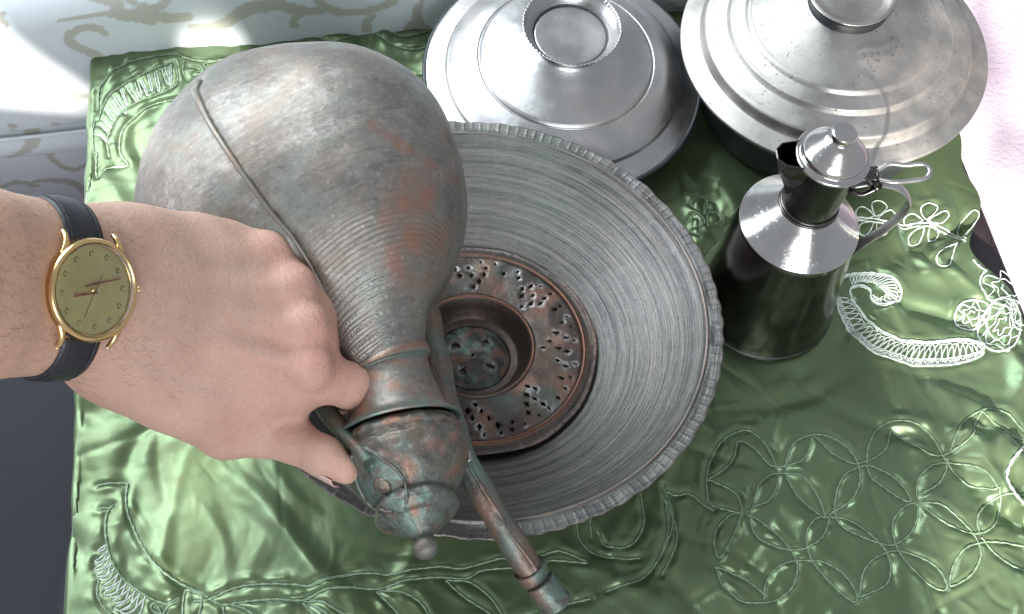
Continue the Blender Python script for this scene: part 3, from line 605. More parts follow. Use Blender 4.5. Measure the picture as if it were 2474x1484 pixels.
prof = np.vstack([dense([(.0666, .0124), (.0673, .0136), (.0682, .0138), (.0690, .0126)], .0004)[:-1], dense([(.0690, .0126), (.0725, .0118), (.0752, .0116), (.0758, .0108), (.0752, .0100)], .0006)[:-1], dense([(.0752, .0100), (.070, .0106), (.0662, .0112)], .002)])
v, f = lathe(prof, 220, lambda r, z, t: (r*(1+.008*np.sin(2*t+.6)+.006*np.sin(5*t)*(r > .072)+.004*np.sin(11*t)*(r > .074)), z+.0009*np.sin(3*t)*(r > .072)))
o = mesh('strainer_rim', v, f, STRAIN, STR); rr = np.hypot(v[:, 0], v[:, 1]); attr(o, 'wear', np.exp(-((rr-.0682)/.0009)**2)*.9+np.clip((rr-.0745)/.001, 0, 1)*.7); attr(o, 'scrape', np.clip((rr-.073)/.002, 0, 1)*.35); attr(o, 'green', 0*rr)
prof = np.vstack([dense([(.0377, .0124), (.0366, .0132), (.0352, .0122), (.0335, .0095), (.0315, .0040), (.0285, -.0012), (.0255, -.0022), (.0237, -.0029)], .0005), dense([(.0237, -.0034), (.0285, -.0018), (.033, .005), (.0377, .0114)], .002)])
v, f = lathe(prof, 140); o = mesh('centre_well', v, f, WELLSHADE, STR); rr = np.hypot(v[:, 0], v[:, 1]); attr(o, 'wear', np.exp(-((rr-.0362)/.0009)**2)*.6+.12*(rr < .034)); attr(o, 'scrape', 0*rr); attr(o, 'green', 0*rr)
def zigz(cx, cy, rot, s):
    L = [(-1, .55), (-.1, .3), (-.2, .95), (.45, .2), (1, .35), (.55, -.35), (.95, -.6), (.1, -.3), (.25, -.95), (-.45, -.2)]
    c, q = math.cos(rot), math.sin(rot); return [(cx+s*(x*c-y*q), cy+s*(x*q+y*c)) for x, y in L]
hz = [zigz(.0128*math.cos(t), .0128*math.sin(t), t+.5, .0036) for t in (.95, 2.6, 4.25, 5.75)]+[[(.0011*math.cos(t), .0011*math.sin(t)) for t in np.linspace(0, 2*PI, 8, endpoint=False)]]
o, v2, dist = plate(.0238, 0, hz, lambda r, p: -.0030+.0030*(1-(r/.0238)**2), 'well_bottom', WELLSHADE)
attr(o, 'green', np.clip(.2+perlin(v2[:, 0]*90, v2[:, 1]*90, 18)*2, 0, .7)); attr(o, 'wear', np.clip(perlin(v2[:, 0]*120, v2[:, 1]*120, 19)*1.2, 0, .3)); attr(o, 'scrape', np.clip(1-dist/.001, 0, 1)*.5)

# ------------------------------------------------------------------ two covered dishes: each pan and each lid a thing
LROT = tiltrot(.056, -.065); LZ = .034
PANL = thing('round_pan', 'shallow tinned pan hidden under the plain domed lid', 'pan', (LIDC[0], LIDC[1], 0.0)); 
v, f = lathe(np.vstack([poly([(0, .001), (.070, .001)], .01), dense([(.070, .001), (.078, .004), (.082, .012), (.083, .021)], .002), dense([(.083, .0215), (.0815, .020), (.079, .011), (.070, .004)], .002), [(0, .0035)]]), 96); mesh('pan_body', v, f, TINDARK, PANL)
nl = np.array([.056, -.065, 1]); nl /= np.linalg.norm(nl)
LIDL = thing('domed_lid', 'smooth silvery domed lid with toothed ring knob and soft ring step', 'lid', tuple(np.array([LIDC[0], LIDC[1], LZ])), LROT)
def hand_beaten(r, z, t): return r*(1+.0025*np.sin(2*t+1)), z+.0006*np.sin(3*t)*r/.09
prof = np.vstack([dense([(.0925, -.006), (.0955, -.0045), (.0962, -.0010), (.0945, .0004)], .0006)[:-1], dense([(.0945, .0004), (.090, .0020), (.0835, .0045), (.0822, .0050)], .001)[:-1], dense([(.0822, .0050), (.0812, .0078), (.0795, .0092), (.0760, .0118), (.0690, .0160), (.0605, .0190)], .001)[:-1],
    dense([(.0605, .0190), (.0597, .0185), (.0587, .0200), (.0570, .0214)], .0005)[:-1], dense([(.0570, .0214), (.050, .0229), (.040, .0258), (.030, .0308), (.0245, .0345), (.0228, .0365)], .001)])
v, f = lathe(prof, 192, hand_beaten); mesh('lid_dome', v, f, TIN, LIDL)
prof = np.vstack([dense([(.0228, 0.0364), (.0236, 0.0395), (.0270, 0.0460), (.0322, 0.0518)], .0007)[:-1], dense([(.0322, 0.0518), (.0328, 0.0523), (.0322, 0.0527)], .0003)[:-1], dense([(.0322, 0.0527), (.0285, 0.0470), (.0256, 0.0408)], .0008)])
v, f = lathe(prof, 288, lambda r, z, t: (r+(r > .0312)*.00028*np.sign(np.sin(t*72)), z+(r > .0312)*.00015*np.sin(t*72))); mesh('knob_ring', v, f, TIN, LIDL)
prof = np.vstack([poly([(.0256, 0.0396), (.0251, 0.0392)], .001)[:-1], dense([(.0251, 0.0392), (.0246, 0.0418), (.0232, 0.0424), (.012, 0.0420), (.0001, 0.0419)], .0012)])
v, f = lathe(prof, 96); mesh('knob_disc', v, f, TIN, LIDL)
v, f = lathe(dense([(.0266, 0.0420), (.0257, 0.0414), (.0249, 0.0410), (.0252, 0.0393)], .0002), 96); t = np.linspace(0, 2*PI, 96); v, f = sweep(np.c_[.0253*np.cos(t), .0253*np.sin(t), .0421+0*t], .0011, 8, cap=False); mesh('knob_seam', v, f, TINDARK, LIDL)
t = np.linspace(0, 2*PI, 128); v, f = sweep(np.c_[.0962*np.cos(t), .0962*np.sin(t), -.0012+0*t], .0017, 8, cap=False); mesh('rim_edge', v, f, TINDARK, LIDL)
PZ = .055
PANR = thing('deep_pan', 'dark sided round pan under the spotted lid behind the jug', 'pan', (POTC[0], POTC[1], 0))
v, f = lathe(np.vstack([poly([(0, .001), (.080, .001)], .01), dense([(.080, .001), (.087, .005), (.089, .02), (.090, .049)], .002), dense([(.090, .050), (.0885, .048), (.087, .02), (.078, .005)], .002), [(0, .0035)]]), 128); mesh('pan_body', v, f, TINDARK, PANR)
LIDR = thing('stepped_lid', 'spotted grey stepped lid with broad ridges and low knob behind the jug', 'lid', (POTC[0], POTC[1], PZ), tiltrot(-.010, -.018))
prof = np.vstack([dense([(.1010, -.0045), (.1042, -.0030), (.1050, .0000), (.1035, .0010)], .0006)[:-1], dense([(.1035, .0010), (.0985, .0028), (.0925, .0046)], .001)[:-1], dense([(.0925, .0046), (.0912, .0072), (.0900, .0115), (.0885, .0128)], .0007)[:-1], dense([(.0885, .0128), (.0830, .0145), (.0760, .0172)], .001)[:-1], dense([(.0760, .0172), (.0748, .0190), (.0738, .0206), (.0724, .0210)], .0006)[:-1],
    dense([(.0724, .0210), (.069, .0222), (.0648, .0240)], .001)[:-1], dense([(.0648, .0240), (.0637, .0256), (.0624, .0268), (.0608, .0272)], .0006)[:-1], dense([(.0608, .0272), (.055, .0290), (.045, .0325), (.036, .0360), (.030, .0384), (.0265, .0400)], .001)])
v, f = lathe(prof, 224, hand_beaten); mesh('lid_dome', v, f, TIN2, LIDR)
v, f = lathe(np.vstack([dense([(.0265, 0.0395), (.0262, 0.0425), (.0272, 0.0465), (.0285, 0.0490), (.0285, 0.0499)], .0006)[:-1], dense([(.0285, 0.0499), (.0260, 0.0503), (.0245, 0.0489), (.0210, 0.0477)], .0006)[:-1], dense([(.0210, 0.0477), (.010, 0.0479), (.0001, 0.0479)], .002)]), 128); mesh('lid_knob', v, f, TIN2, LIDR)

v, f = lathe(dense([(.0268, .0400), (.0266, .0430), (.0276, .0465), (.0288, .0488)], .0006), 128); mesh('knob_band', v, f, TINDARK, LIDR)
# ------------------------------------------------------------------ jug
JUG = thing('steel_jug', 'small dark steel coffee jug with bright conical shoulder and hinged lid', 'jug', (JUGC[0], JUGC[1], .0008), (0, .055, math.radians(4)))
v, f = lathe(np.vstack([poly([(.0, .001), (.042, .001)], .01), dense([(.042, .001), (.0465, .0014), (.0470, .003), (.0458, .0048)], .0008)[:-1], poly([(.0458, .0048), (.0352, .088), (.0348, .0885)], .004)]), 128); mesh('body', v, f, BLACKSTEEL, JUG)
v, f = lathe(np.vstack([dense([(.0346, .0878), (.0356, .0882), (.0358, .0890), (.0350, .0898)], .0004)[:-1], poly([(.0350, .0898), (.0162, .1080)], .002)]), 128); mesh('shoulder', v, f, STEEL, JUG)
for zc, r in ((.1082, .0166), (.1104, .0163)):
    t = np.linspace(0, 2*PI, 72, endpoint=False); P = np.c_[r*np.cos(t), r*np.sin(t), zc+0*t]; v, f = sweep(np.vstack([P, P[:1]]), .0011, 10, cap=False); mesh('neck_ring', v, f, BLACKSTEEL, JUG)
v, f = lathe(np.vstack([poly([(.0160, .1070), (.0168, .1515)], .003), poly([(.0168, .1516), (.0160, .1515), (.0155, .108)], .004)]), 96); mesh('neck', v, f, BLACKSTEEL, JUG)
# beak-shaped pouring lip on the left of the neck
sec = []
for z, out, half, top in ((.120, .0162, .0036, 0), (.130, .0205, .0052, 0), (.142, .0265, .0066, 0), (.1545, .0310, .0078, 0)):
    sec.append([(-.0140, half+.002, z), (-out+.004, half*.92, z), (-out, half*.35, z), (-out, -half*.35, z), (-out+.004, -half*.92, z), (-.0140, -half-.002, z)])
v = np.array(sec).reshape(-1, 3); f = grid_faces(4, 6); o = mesh('pouring_lip', v, f, BLACKSTEEL, JUG, smooth=False); md = o.modifiers.new('t', 'SOLIDIFY'); md.thickness = .0008
DZ = .0180
JL = mesh('lid', *lathe(np.vstack([dense([(.0188, .1330+DZ), (.0203, .1340+DZ), (.0208, .1352+DZ), (.0202, .1363+DZ)], .0004)[:-1], dense([(.0202, .1363+DZ), (.0184, .1368+DZ), (.0177, .1375+DZ)], .0006)[:-1], dense([(.0177, .1375+DZ), (.0170, .1404+DZ), (.0128, .1450+DZ), (.0086, .1492+DZ), (.0066, .1505+DZ), (.0060, .1514+DZ)], .0006)]), 96), STEEL, JUG)
v, f = lathe(dense([(.0060, .1512+DZ), (.0058, .1520+DZ), (.0068, .1529+DZ), (.0070, .1554+DZ), (.0064, .1566+DZ), (.0040, .1572+DZ), (.0001, .1573+DZ)], .0004), 48); mesh('knob', v, f, STEEL, JL)
def band(P, wd, th_, nrm_dir): return sweep(P, 1., 14, flat=(wd, th_), fixed=nrm_dir)
hp = catmull([(.0190, 0, .1285), (.0300, 0, .1310), (.0460, 0, .1265), (.0570, 0, .1150), (.0590, 0, .1030), (.0545, 0, .0860), (.0460, 0, .0690), (.0418, 0, .0580), (.0415, 0, .0480), (.0427, 0, .0390), (.0434, 0, .0330)], .002)
T_, A_, B_ = frames(hp); rad = 1.0*np.ones(len(hp))
v, f = sweep(hp, rad, 14, flat=(.0032, .0013), fixed=np.array([.0, 1., 0]))
Pv = v.reshape(len(hp), 14, 3); # widen across y: rebuild as a strap
th = np.linspace(0, 2*PI, 14, endpoint=False); Tn = np.gradient(hp, axis=0); Tn /= np.linalg.norm(Tn, axis=1)[:, None]; Y = np.array([0, 1., 0]); Nn = np.cross(Tn, Y)
wid = np.interp(np.linspace(0, 1, len(hp)), [0, .2, .8, .93, 1], [.0036, .0034, .0036, .0050, .0036])
v = (hp[:, None]+wid[:, None, None]*np.cos(th)[None, :, None]*Y+.0012*np.sin(th)[None, :, None]*Nn[:, None]).reshape(-1, 3)
mesh('handle', v, grid_faces(len(hp), 14, closed_v=True)+[tuple(range(14))[::-1], tuple(range((len(hp)-1)*14, len(hp)*14))], TIN, JUG)
hinge = []
v, f = sweep(catmull([(.014, .001, .1408), (.0195, .001, .1390), (.0260, .0005, .1375), (.0300, 0, .1372)], .001), np.interp(np.linspace(0, 1, 20), [0, .5, 1], [.0035, .0030, .0035])[:len(catmull([(.014, .001, .1408), (.0195, .001, .1390), (.0260, .0005, .1375), (.0300, 0, .1372)], .001))] if False else .0030, 12, flat=(1.5, .6)); mesh('lid_strap', v, f, BLACKSTEEL, JUG)
v, f = sweep([(.0300, -.0060, .1345), (.0300, .0060, .1345)], .0034, 16); mesh('hinge', v, f, BLACKSTEEL, JUG)
v, f = sweep(catmull([(.0165, .0060, .1300), (.0230, .0075, .1285), (.0300, .0065, .1330)], .001), .0019, 10); mesh('hinge_bracket', v, f, BLACKSTEEL, JUG)
v, f = sweep(catmull([(.0165, -.0060, .1300), (.0230, -.0075, .1285), (.0300, -.0065, .1330)], .001), .0019, 10); mesh('hinge_bracket', v, f, BLACKSTEEL, JUG)
lp = catmull([(.0310, -.0030, .1365), (.0380, -.0060, .1390), (.0470, -.0055, .1395), (.0560, -.0040, .1405), (.0590, .0000, .1420), (.0560, .0045, .1420), (.0470, .0050, .1400), (.0380, .0060, .1395), (.0310, .0030, .1370)], .001)
v, f = sweep(lp, .0014, 10); mesh('thumb_loop', v, f, TIN, JUG)

# ------------------------------------------------------------------ ewer (axis bends gently, so rings are swept along a spine)
def camp(px, py, d): return atd(px, py, d)
EB = camp(735, 505, .652); ax0 = camp(870, 757, .6200)-EB; ax0 /= np.linalg.norm(ax0)
sp_pts = [EB-.0885*ax0, EB-.04*ax0, EB, EB+.040*ax0, camp(903, 830, .604), camp(936, 895, .599), camp(968, 1045, .589), camp(984, 1128, .581), camp(1010, 1250, .567), camp(1034, 1350, .554)]
SPI = catmull(sp_pts, .0006); SL = np.r_[0, np.cumsum(np.linalg.norm(np.diff(SPI, axis=0), axis=1))]
def sp_at(s): return np.stack([np.interp(s, SL, SPI[:, k]) for k in range(3)], -1)
ib = np.argmin(np.linalg.norm(SPI-EB, axis=1)); SB = SL[ib]
EWB = np.array([EB[0], EB[1], EB[2]-.088])
EW = thing('copper_ewer', 'big patinated copper ewer tipped over the basin, held by its handle', 'ewer', tuple(EWB))
def turned(name, prof, mat, parent=EW, n=120, mod=None, wear=None, green=None, rings=None):
    """surface of rings round the ewer spine; prof = (distance from body centre, radius)"""
    prof = np.asarray(prof); s = np.clip(SB+np.interp(prof[:, 0], [-.1, .06, .104, .140, .159, .181, .204], [-.1, .06, .1086, .1416, .160, .188, .212]), 0, SL[-1]); P = sp_at(s); T = sp_at(np.clip(s+.004, 0, SL[-1]))-sp_at(np.clip(s-.004, 0, SL[-1])); T /= np.linalg.norm(T, axis=1)[:, None]
    ref = V; A = np.cross(T, ref); A /= np.linalg.norm(A, axis=1)[:, None]; B = np.cross(T, A)      # B points away from the viewer side
    th = np.linspace(0, 2*PI, n, endpoint=False); r = prof[:, 1][:, None]*np.ones(n)
    if mod is not None: r = r*mod(prof[:, 0][:, None], th[None])
    v = P[:, None]+r[..., None]*(np.cos(th)[None, :, None]*A[:, None]+np.sin(th)[None, :, None]*B[:, None]); v = v.reshape(-1, 3)
    o = mesh(name, v, grid_faces(len(prof), n, closed_v=True), mat, parent, origin=EWB)
    S = np.repeat(prof[:, 0], n); TH = np.tile(th, len(prof))
    attr(o, 'along', S); attr(o, 'ang', (TH+PI/2) % (2*PI)); attr(o, 'rings', rings(S, TH) if rings else 0*S); attr(o, 'wear', wear(S, TH, v) if wear else 0*S); attr(o, 'green', green(S, TH, v) if green else 0*S); attr(o, 'scrape', 0*S)
    return o, v
rB = .0883
ang = np.linspace(-PI/2+.02, .55, 90); body = np.c_[rB*np.sin(ang), rB*np.cos(ang)]
body = np.vstack([body, dense([(rB*math.sin(.55), rB*math.cos(.55)), (.0560, .0665), (.0645, .0545), (.0735, .0420), (.0830, .0318), (.0930, .0243), (.1020, .0204), (.1045, .0196)], .0012)[1:]])
def bodymod(s, th):
    return 1+.006*np.sin(2*th+1.2)+.004*np.sin(3*th+s*30)
def red_patch(S, TH, v):
    p = project(v); d = ((p[:, 0]-1000)/85)**2+((p[:, 1]-555)/150)**2; n = perlin(p[:, 0]/55, p[:, 1]/55, 31)
    e = np.exp(-(((p[:, 0]-960)*.55+(p[:, 1]-345)*-.83)/12)**2)*(np.abs(p[:, 0]-1000) < 110)*.6
    front = ((v-EB)@V) < .02
    return np.clip(np.clip(1.25-d, 0, 1)*(.62+n*1.1)+np.clip(e*(.6+n*2), 0, .6), 0, .9)*front
FL = [(830, 380, .630, .057), (858, 480, .617, .0500), (874, 570, .611, .0415), (880, 650, .607, .0328), (886, 720, .605, .0262), (900, 800, .6035, .0218), (936, 895, .599, .0196)]
elo = cpt(735, 505, .652)-np.array([.1, .17, .1]); ehi = cpt(735, 505, .652)+np.array([.11, .1, .1]); EH = .0014; en = np.ceil((ehi-elo)/EH).astype(int); ex = [elo[i]+EH*np.arange(en[i]) for i in range(3)]
def ewer_sdf(P):
    d = np.linalg.norm((P-cpt(735, 505, .652))/np.array([1., 1., .985]), axis=-1)-rB; dc = np.full(P.shape[:-1], 1.)
    for q0, q1 in zip(FL[:-1], FL[1:]): dc = smin(dc, cone(P, cpt(*q0[:3]), cpt(*q1[:3]), q0[3], q1[3]), .012)
    return smin(d, dc, .012)
EG = np.stack(np.meshgrid(*ex, indexing='ij'), -1); EF = np.concatenate([ewer_sdf(EG[i:i+12]) for i in range(0, len(EG), 12)], 0); del EG
bv_, bf_ = surface_nets(EF, elo, EH); del EF; vb = cam2w(bv_)
ni = np.concatenate([np.linalg.norm(vb[i:i+4000, None]-SPI[None, ::4], axis=2).argmin(1) for i in range(0, len(vb), 4000)])*4
Sb = SL[ni]-SB+((vb-SPI[ni])*np.gradient(SPI, axis=0)[ni]).sum(1)/np.linalg.norm(np.gradient(SPI, axis=0)[ni], axis=1)
tb = np.gradient(SPI, axis=0)[ni]; tb /= np.linalg.norm(tb, axis=1)[:, None]; Ab = np.cross(tb, V); Ab /= np.linalg.norm(Ab, axis=1)[:, None]; Bb = np.cross(tb, Ab); TB = np.arctan2(((vb-SPI[ni])*Bb).sum(1), ((vb-SPI[ni])*Ab).sum(1))
dent = .0011*perlin(Sb*26+3, TB*2.2+9, 61)+.0006*perlin(Sb*55+3, TB*4.5+9, 62); outw = vb-EB; outw /= np.linalg.norm(outw, axis=1)[:, None]; vb = vb+outw*(dent*np.clip((.07-Sb)/.03, 0, 1))[:, None]
o_body = mesh('body', vb, bf_, EWER, EW, origin=EWB); md = o_body.modifiers.new('smooth', 'SMOOTH'); md.factor = .5; md.iterations = 3
attr(o_body, 'along', Sb); attr(o_body, 'ang', (TB+PI/2) % (2*PI)); attr(o_body, 'rings', np.clip((Sb-.070)/.012, 0, 1)); attr(o_body, 'wear', red_patch(Sb, TB, vb)); attr(o_body, 'green', np.clip(perlin(Sb*40+5, TB*3+5, 33)*.9, 0, .28)); attr(o_body, 'scrape', np.clip(perlin(Sb*70+2, TB*5+2, 34)*2-.5, 0, .22)*(Sb < .06))
neck = np.vstack([dense([(.1015, .0200), (.1030, .0226), (.1050, .0236), (.1068, .0230), (.1082, .0208)], .0004)[:-1], dense([(.1082, .0208), (.1150, .0210), (.1250, .0228), (.1335, .0248), (.1375, .0282), (.1398, .0310)], .001)[:-1], dense([(.1398, .0310), (.1409, .0313), (.1412, .0304), (.1396, .0262)], .0004)])
turned('neck_collar', neck, EWER, n=120, wear=lambda S, T, v: .7*np.exp(-((S-.1050)/.0014)**2)+np.clip(perlin(S*130, T*2.5, 35)*1.6, 0, .55)*(S > .108), green=lambda S, T, v: .9*np.exp(-((S-.1085)/.0016)**2)+.9*np.clip((S-.134)/.004, 0, 1))
lidp = np.vstack([dense([(.1412, .0262), (.1422, .0278), (.1440, .0284)], .0005)[:-1], dense([(.1440, .0284), (.1462, .0292), (.1475, .0296), (.1488, .0290)], .0004)[:-1], dense([(.1488, .0290), (.1500, .0288), (.1540, .0296), (.1590, .0301), (.1650, .0286), (.1705, .0244), (.1745, .0196), (.1762, .0172)], .0008)[:-1],
    dense([(.1762, .0172), (.1772, .0188), (.1790, .0200), (.1812, .0202), (.1830, .0188)], .0004)[:-1], dense([(.1830, .0188), (.1848, .0168), (.1858, .0140), (.1878, .0118), (.1900, .0088), (.1922, .0058), (.1935, .0040)], .0006)])
LIDE, vl = turned('lid', lidp, EWERLID, n=150, mod=lambda s, t: 1+.01*np.sin(3*t+s*90)+.045*perlin(s*170+0*t, np.abs(((t+PI/2) % (2*PI))-PI)*3.2+0*s, 71)+.025*perlin(s*380+0*t, np.abs(((t+PI/2) % (2*PI))-PI)*7+0*s, 72), wear=lambda S, T, v: np.clip(perlin(S*120+5, T*3, 36)*1.9-.1, 0, .6), green=lambda S, T, v: np.clip((S-.170)/.012, 0, 1)*.5+np.clip(perlin(S*150, T*4, 37)*1.4-.1, 0, .45))
fin = dense([(.1930, .0042), (.1942, .0036), (.1955, .0048), (.1978, .0060), (.2002, .0060), (.2024, .0046), (.2036, .0022), (.2039, .0002)], .0005)
turned('finial', fin, EWERLID, LIDE, n=40, green=lambda S, T, v: 0*S+.25)
# helper: drop picture points on the ewer's skin
def bvh(objs):
    vs_, fs_ = [], []
    for o in objs:
        k = len(vs_); vs_ += [tuple(np.array(x.co)+EWB) for x in o.data.vertices]; fs_ += [tuple(k+i for i in p.vertices) for p in o.data.polygons]
    return BVHTree.FromPolygons(vs_, fs_)
TREE = bvh([o_body, LIDE] + [c for c in EW.children if c.name.startswith('neck')])
def on_skin(px, py, lift=0.):
    r = Vector(ray(px, py)).normalized(); h = TREE.ray_cast(Vector(CAM), r)
    return np.array(h[0]+h[1]*(lift if h[1].dot(r) < 0 else -lift)) if h[0] is not None else atd(px, py, .64)
rp = np.array([on_skin(x, y, 0) for x, y in ((483, 203), (474, 222), (484, 250), (508, 300), (556, 375), (606, 448), (656, 515), (700, 565), (740, 625), (775, 690), (800, 740))])
rp = np.vstack([EB+(rp[0]-EB)/np.linalg.norm(rp[0]-EB)*rB*1.0+V*.014, rp]); P = catmull(rp, .0015)
bvx = np.array([x.co[:] for x in o_body.data.vertices])+EWB; nrm = np.array([x.normal[:] for x in o_body.data.vertices]); ctr = sp_at(np.clip(SB+np.zeros(1), 0, 1))[0]
out = bvx-EB; nrm = np.where(((nrm*out).sum(1) < 0)[:, None], -nrm, nrm)
dd_ = [np.linalg.norm(bvx[k:k+4000, None]-P[None, ::2], axis=2) for k in range(0, len(bvx), 4000)]; i_ = np.concatenate([x.argmin(1) for x in dd_]); dmin = np.concatenate([x.min(1) for x in dd_]); tg = np.gradient(P, axis=0)[::2][i_]; sd = (np.cross(tg, bvx-P[::2][i_])*nrm).sum(1)
sgn = np.sign(sd)*(1 if True else 1); rightside = ((bvx-P[::2][i_])@RT > 0)
endfade = np.clip(np.minimum(i_, len(P[::2])-1-i_)/4, 0, 1)
disp = np.where(rightside, .0020*np.exp(-(dmin/.010)**2)-.0022*np.exp(-(dmin/.0035)**2), -.0022*np.exp(-dmin/.010))*endfade
for x, d_, n_ in zip(o_body.data.vertices, disp, nrm): x.co = x.co+Vector(n_*d_)
o_body.data.update()
TREE = bvh([o_body, LIDE] + [c for c in EW.children if c.name.startswith('neck')])
ridr = np.interp(np.linspace(0, 1, len(P)), [0, .08, .3, .75, 1], [.0014, .0024, .0016, .0013, .0008])
v, f = sweep(P, ridr, 10); o = mesh('body_seam', v, f, EWER, EW, origin=EWB)
for nm, val in (('along', 0), ('ang', 0), ('rings', 0), ('wear', .25), ('green', .4), ('scrape', 0)): attr(o, nm, np.full(len(v), val))
def rough_tube(name, pts, rad, mat, parent=EW, flat=None, n=16, wear=0., green=.3, step=.0012, jit=.05):
    C_ = catmull(np.c_[np.array(pts), np.array(rad)], step); ph = RNG.random(3)*6
    v, f = sweep(C_[:, :3], C_[:, 3], n, flat=flat, mod=lambda i, t: 1+jit*np.sin(i*.21+2*t+ph[0])+jit*.7*np.sin(i*.083-t+ph[1]))
    o = mesh(name, v, f, mat, parent, origin=EWB)
    for nm, val in (('along', 0), ('ang', 0), ('rings', 0), ('scrape', 0)): attr(o, nm, np.full(len(v), val))
    nn = perlin(v[:, 0]*70+v[:, 2]*40, v[:, 1]*70, 40); attr(o, 'wear', np.clip(wear+nn*.9, 0, 1)*(wear > 0)); attr(o, 'green', np.clip(green-nn, 0, 1)); return o
SPP = [(930, 560, .690, .017), (985, 690, .664, .0130), (1025, 820, .640, .0108), (1062, 940, .622, .0086), (1098, 1045, .610, .0070), (1122, 1110, .606, .0064), (1172, 1205, .604, .0070), (1235, 1305, .605, .0072), (1292, 1390, .610, .0070), (1326, 1440, .614, .0070)]
SPT = rough_tube('spout', [camp(*q[:3]) for q in SPP], [q[3] for q in SPP], SPOUT, wear=.10, green=.12)
for a_, b_, r1_, r2_ in (((1278, 1370), (1296, 1396), .0084, .0080), ((1304, 1404), (1340, 1456), .0076, .0094)):
    rough_tube('spout_ring', [camp(*a_, .6085), camp((a_[0]+b_[0])/2, (a_[1]+b_[1])/2, .6100), camp(*b_, .6125)], [r1_, (r1_+r2_)/2*1.04, r2_], SPOUT, SPT, wear=.1, green=.6)
rough_tube('spout_seam', [camp(q[0]+5, q[1]-4, q[2]-q[3]*.92) for q in SPP[2:9]], [.0013]*7, SPOUT, SPT, wear=.25, green=.1, jit=.3)
rough_tube('spout_clasp', [camp(1084, 1070, .594), camp(1100, 1080, .597), camp(1116, 1094, .599), camp(1128, 1110, .601)], [.0026, .0042, .0044, .0030], TIN2, EW, jit=.2)
# handle under the hand, hinge bracket and rivets
rough_tube('handle', [on_skin(640, 610, -.002), camp(672, 690, .600), camp(700, 790, .601), camp(735, 890, .600), camp(785, 985, .592), camp(830, 1042, .578), camp(868, 1085, .566), on_skin(905, 1125, .001)], [.0055, .0065, .0070, .0070, .0062, .0052, .0048, .0050], EWERLID, flat=(1.25, .75), wear=.1, green=.8)
cl = catmull([(868, 1088, 20), (885, 1118, 40), (908, 1150, 58), (935, 1185, 62), (958, 1212, 40), (972, 1232, 6)], 6); tn_ = np.gradient(cl[:, :2], axis=0); tn_ /= np.linalg.norm(tn_, axis=1)[:, None]; pv_ = np.c_[-tn_[:, 1], tn_[:, 0]]
NT = 11; pl = []; olL = []; olR = []
for i in range(len(cl)):
    for j in range(NT): w_ = (j/(NT-1)-.5)*2; q = cl[i, :2]+pv_[i]*cl[i, 2]*w_; pl.append(on_skin(q[0], q[1], .0013*(1-.75*abs(w_)**6)))
    olL.append(pl[i*NT+1]); olR.append(pl[i*NT+NT-2])
def cu(o, wear, green):
    n = len(o.data.vertices)
    for nm, val in (('along', 0), ('ang', 0), ('rings', 0), ('wear', wear), ('green', green), ('scrape', 0)): attr(o, nm, np.full(n, val))
    return o
HSTR = cu(mesh('hinge_plate', pl, grid_faces(len(cl), NT), EWERLID, LIDE, origin=EWB), .05, .7)
for L_ in (olL, olR): v, f = sweep(catmull(L_[1:-1:3], .001), .0009, 8); cu(mesh('plate_edge', v, f, EWERLID, LIDE, origin=EWB), .05, .3)
def rivet(name, px, py, r, parent, wear, green):
    c = on_skin(px, py, .0014); c2 = on_skin(px+3, py, .0014); c3 = on_skin(px, py+3, .0014); n = np.cross(c2-c, c3-c); n /= np.linalg.norm(n); n = n if n@V < 0 else -n
    P = c[None]+n[None]*np.array([-.003, 0, .0006, .0011, .0013])[:, None]
    v, f = sweep(P, np.array([r, r, r*.88, r*.55, r*.05]), 18); o = mesh(name, v, f, EWERLID, parent, origin=EWB)
    for nm, val in (('along', 0), ('ang', 0), ('rings', 0), ('wear', wear), ('green', green), ('scrape', 0)): attr(o, nm, np.full(len(v), val))
rivet('rivet', 925, 1172, .0046, LIDE, .25, .2); rivet('rivet', 962, 997, .0050, EW, .5, .1); rivet('rivet', 893, 1118, .0030, LIDE, 0, .9)

# ------------------------------------------------------------------ the arm and hand: one continuous skin from a smooth implicit surface
HAND = []   # (chain of (px, py, depth, radius), blend)
def chain(*pts, k=.010): HAND.append((pts, k))
chain((-420, 585, .405, .0235), (-60, 590, .460, .0222), (170, 612, .500, .0200), (300, 632, .526, .019), k=.02)          # ulna side
chain((-420, 790, .405, .0235), (-60, 775, .460, .0228), (150, 782, .498, .0210), (300, 800, .526, .021), k=.022)        # radius side
chain((270, 610, .530, .0165), (470, 606, .559, .0150), (640, 618, .583, .0125), k=.024)      # metacarpals
chain((280, 670, .527, .0165), (500, 680, .556, .0150), (702, 700, .579, .0125), k=.024)
chain((285, 730, .527, .0170), (500, 755, .554, .0155), (728, 792, .574, .0132), k=.024)
chain((290, 790, .528, .0170), (500, 835, .554, .0155), (735, 893, .572, .0135), k=.024)
chain((300, 860, .534, .0190), (480, 925, .558, .0180), (690, 945, .576, .0125), k=.020)      # web muscle beside the index
chain((320, 640, .545, .017), (520, 640, .585, .016), (640, 650, .605, .013), k=.02)           # heel of the hand
chain((320, 800, .545, .019), (520, 840, .580, .018), (650, 830, .602, .014), k=.02)           # palm
chain((280, 850, .530, .0175), (410, 950, .552, .0160), (545, 1033, .574, .0140), k=.016)      # thumb metacarpal
chain((545, 1033, .576, .0138), (640, 1046, .580, .0116), (712, 1066, .577, .0104), (782, 1104, .569, .0094), (836, 1140, .563, .0060), k=.007)
chain((640, 618, .583, .0120), (708, 645, .592, .0102), (672, 690, .622, .0088), (610, 690, .628, .0078), k=.0045)
chain((702, 700, .579, .0125), (760, 754, .589, .0106), (712, 790, .622, .0092), (640, 790, .628, .0080), k=.0045)
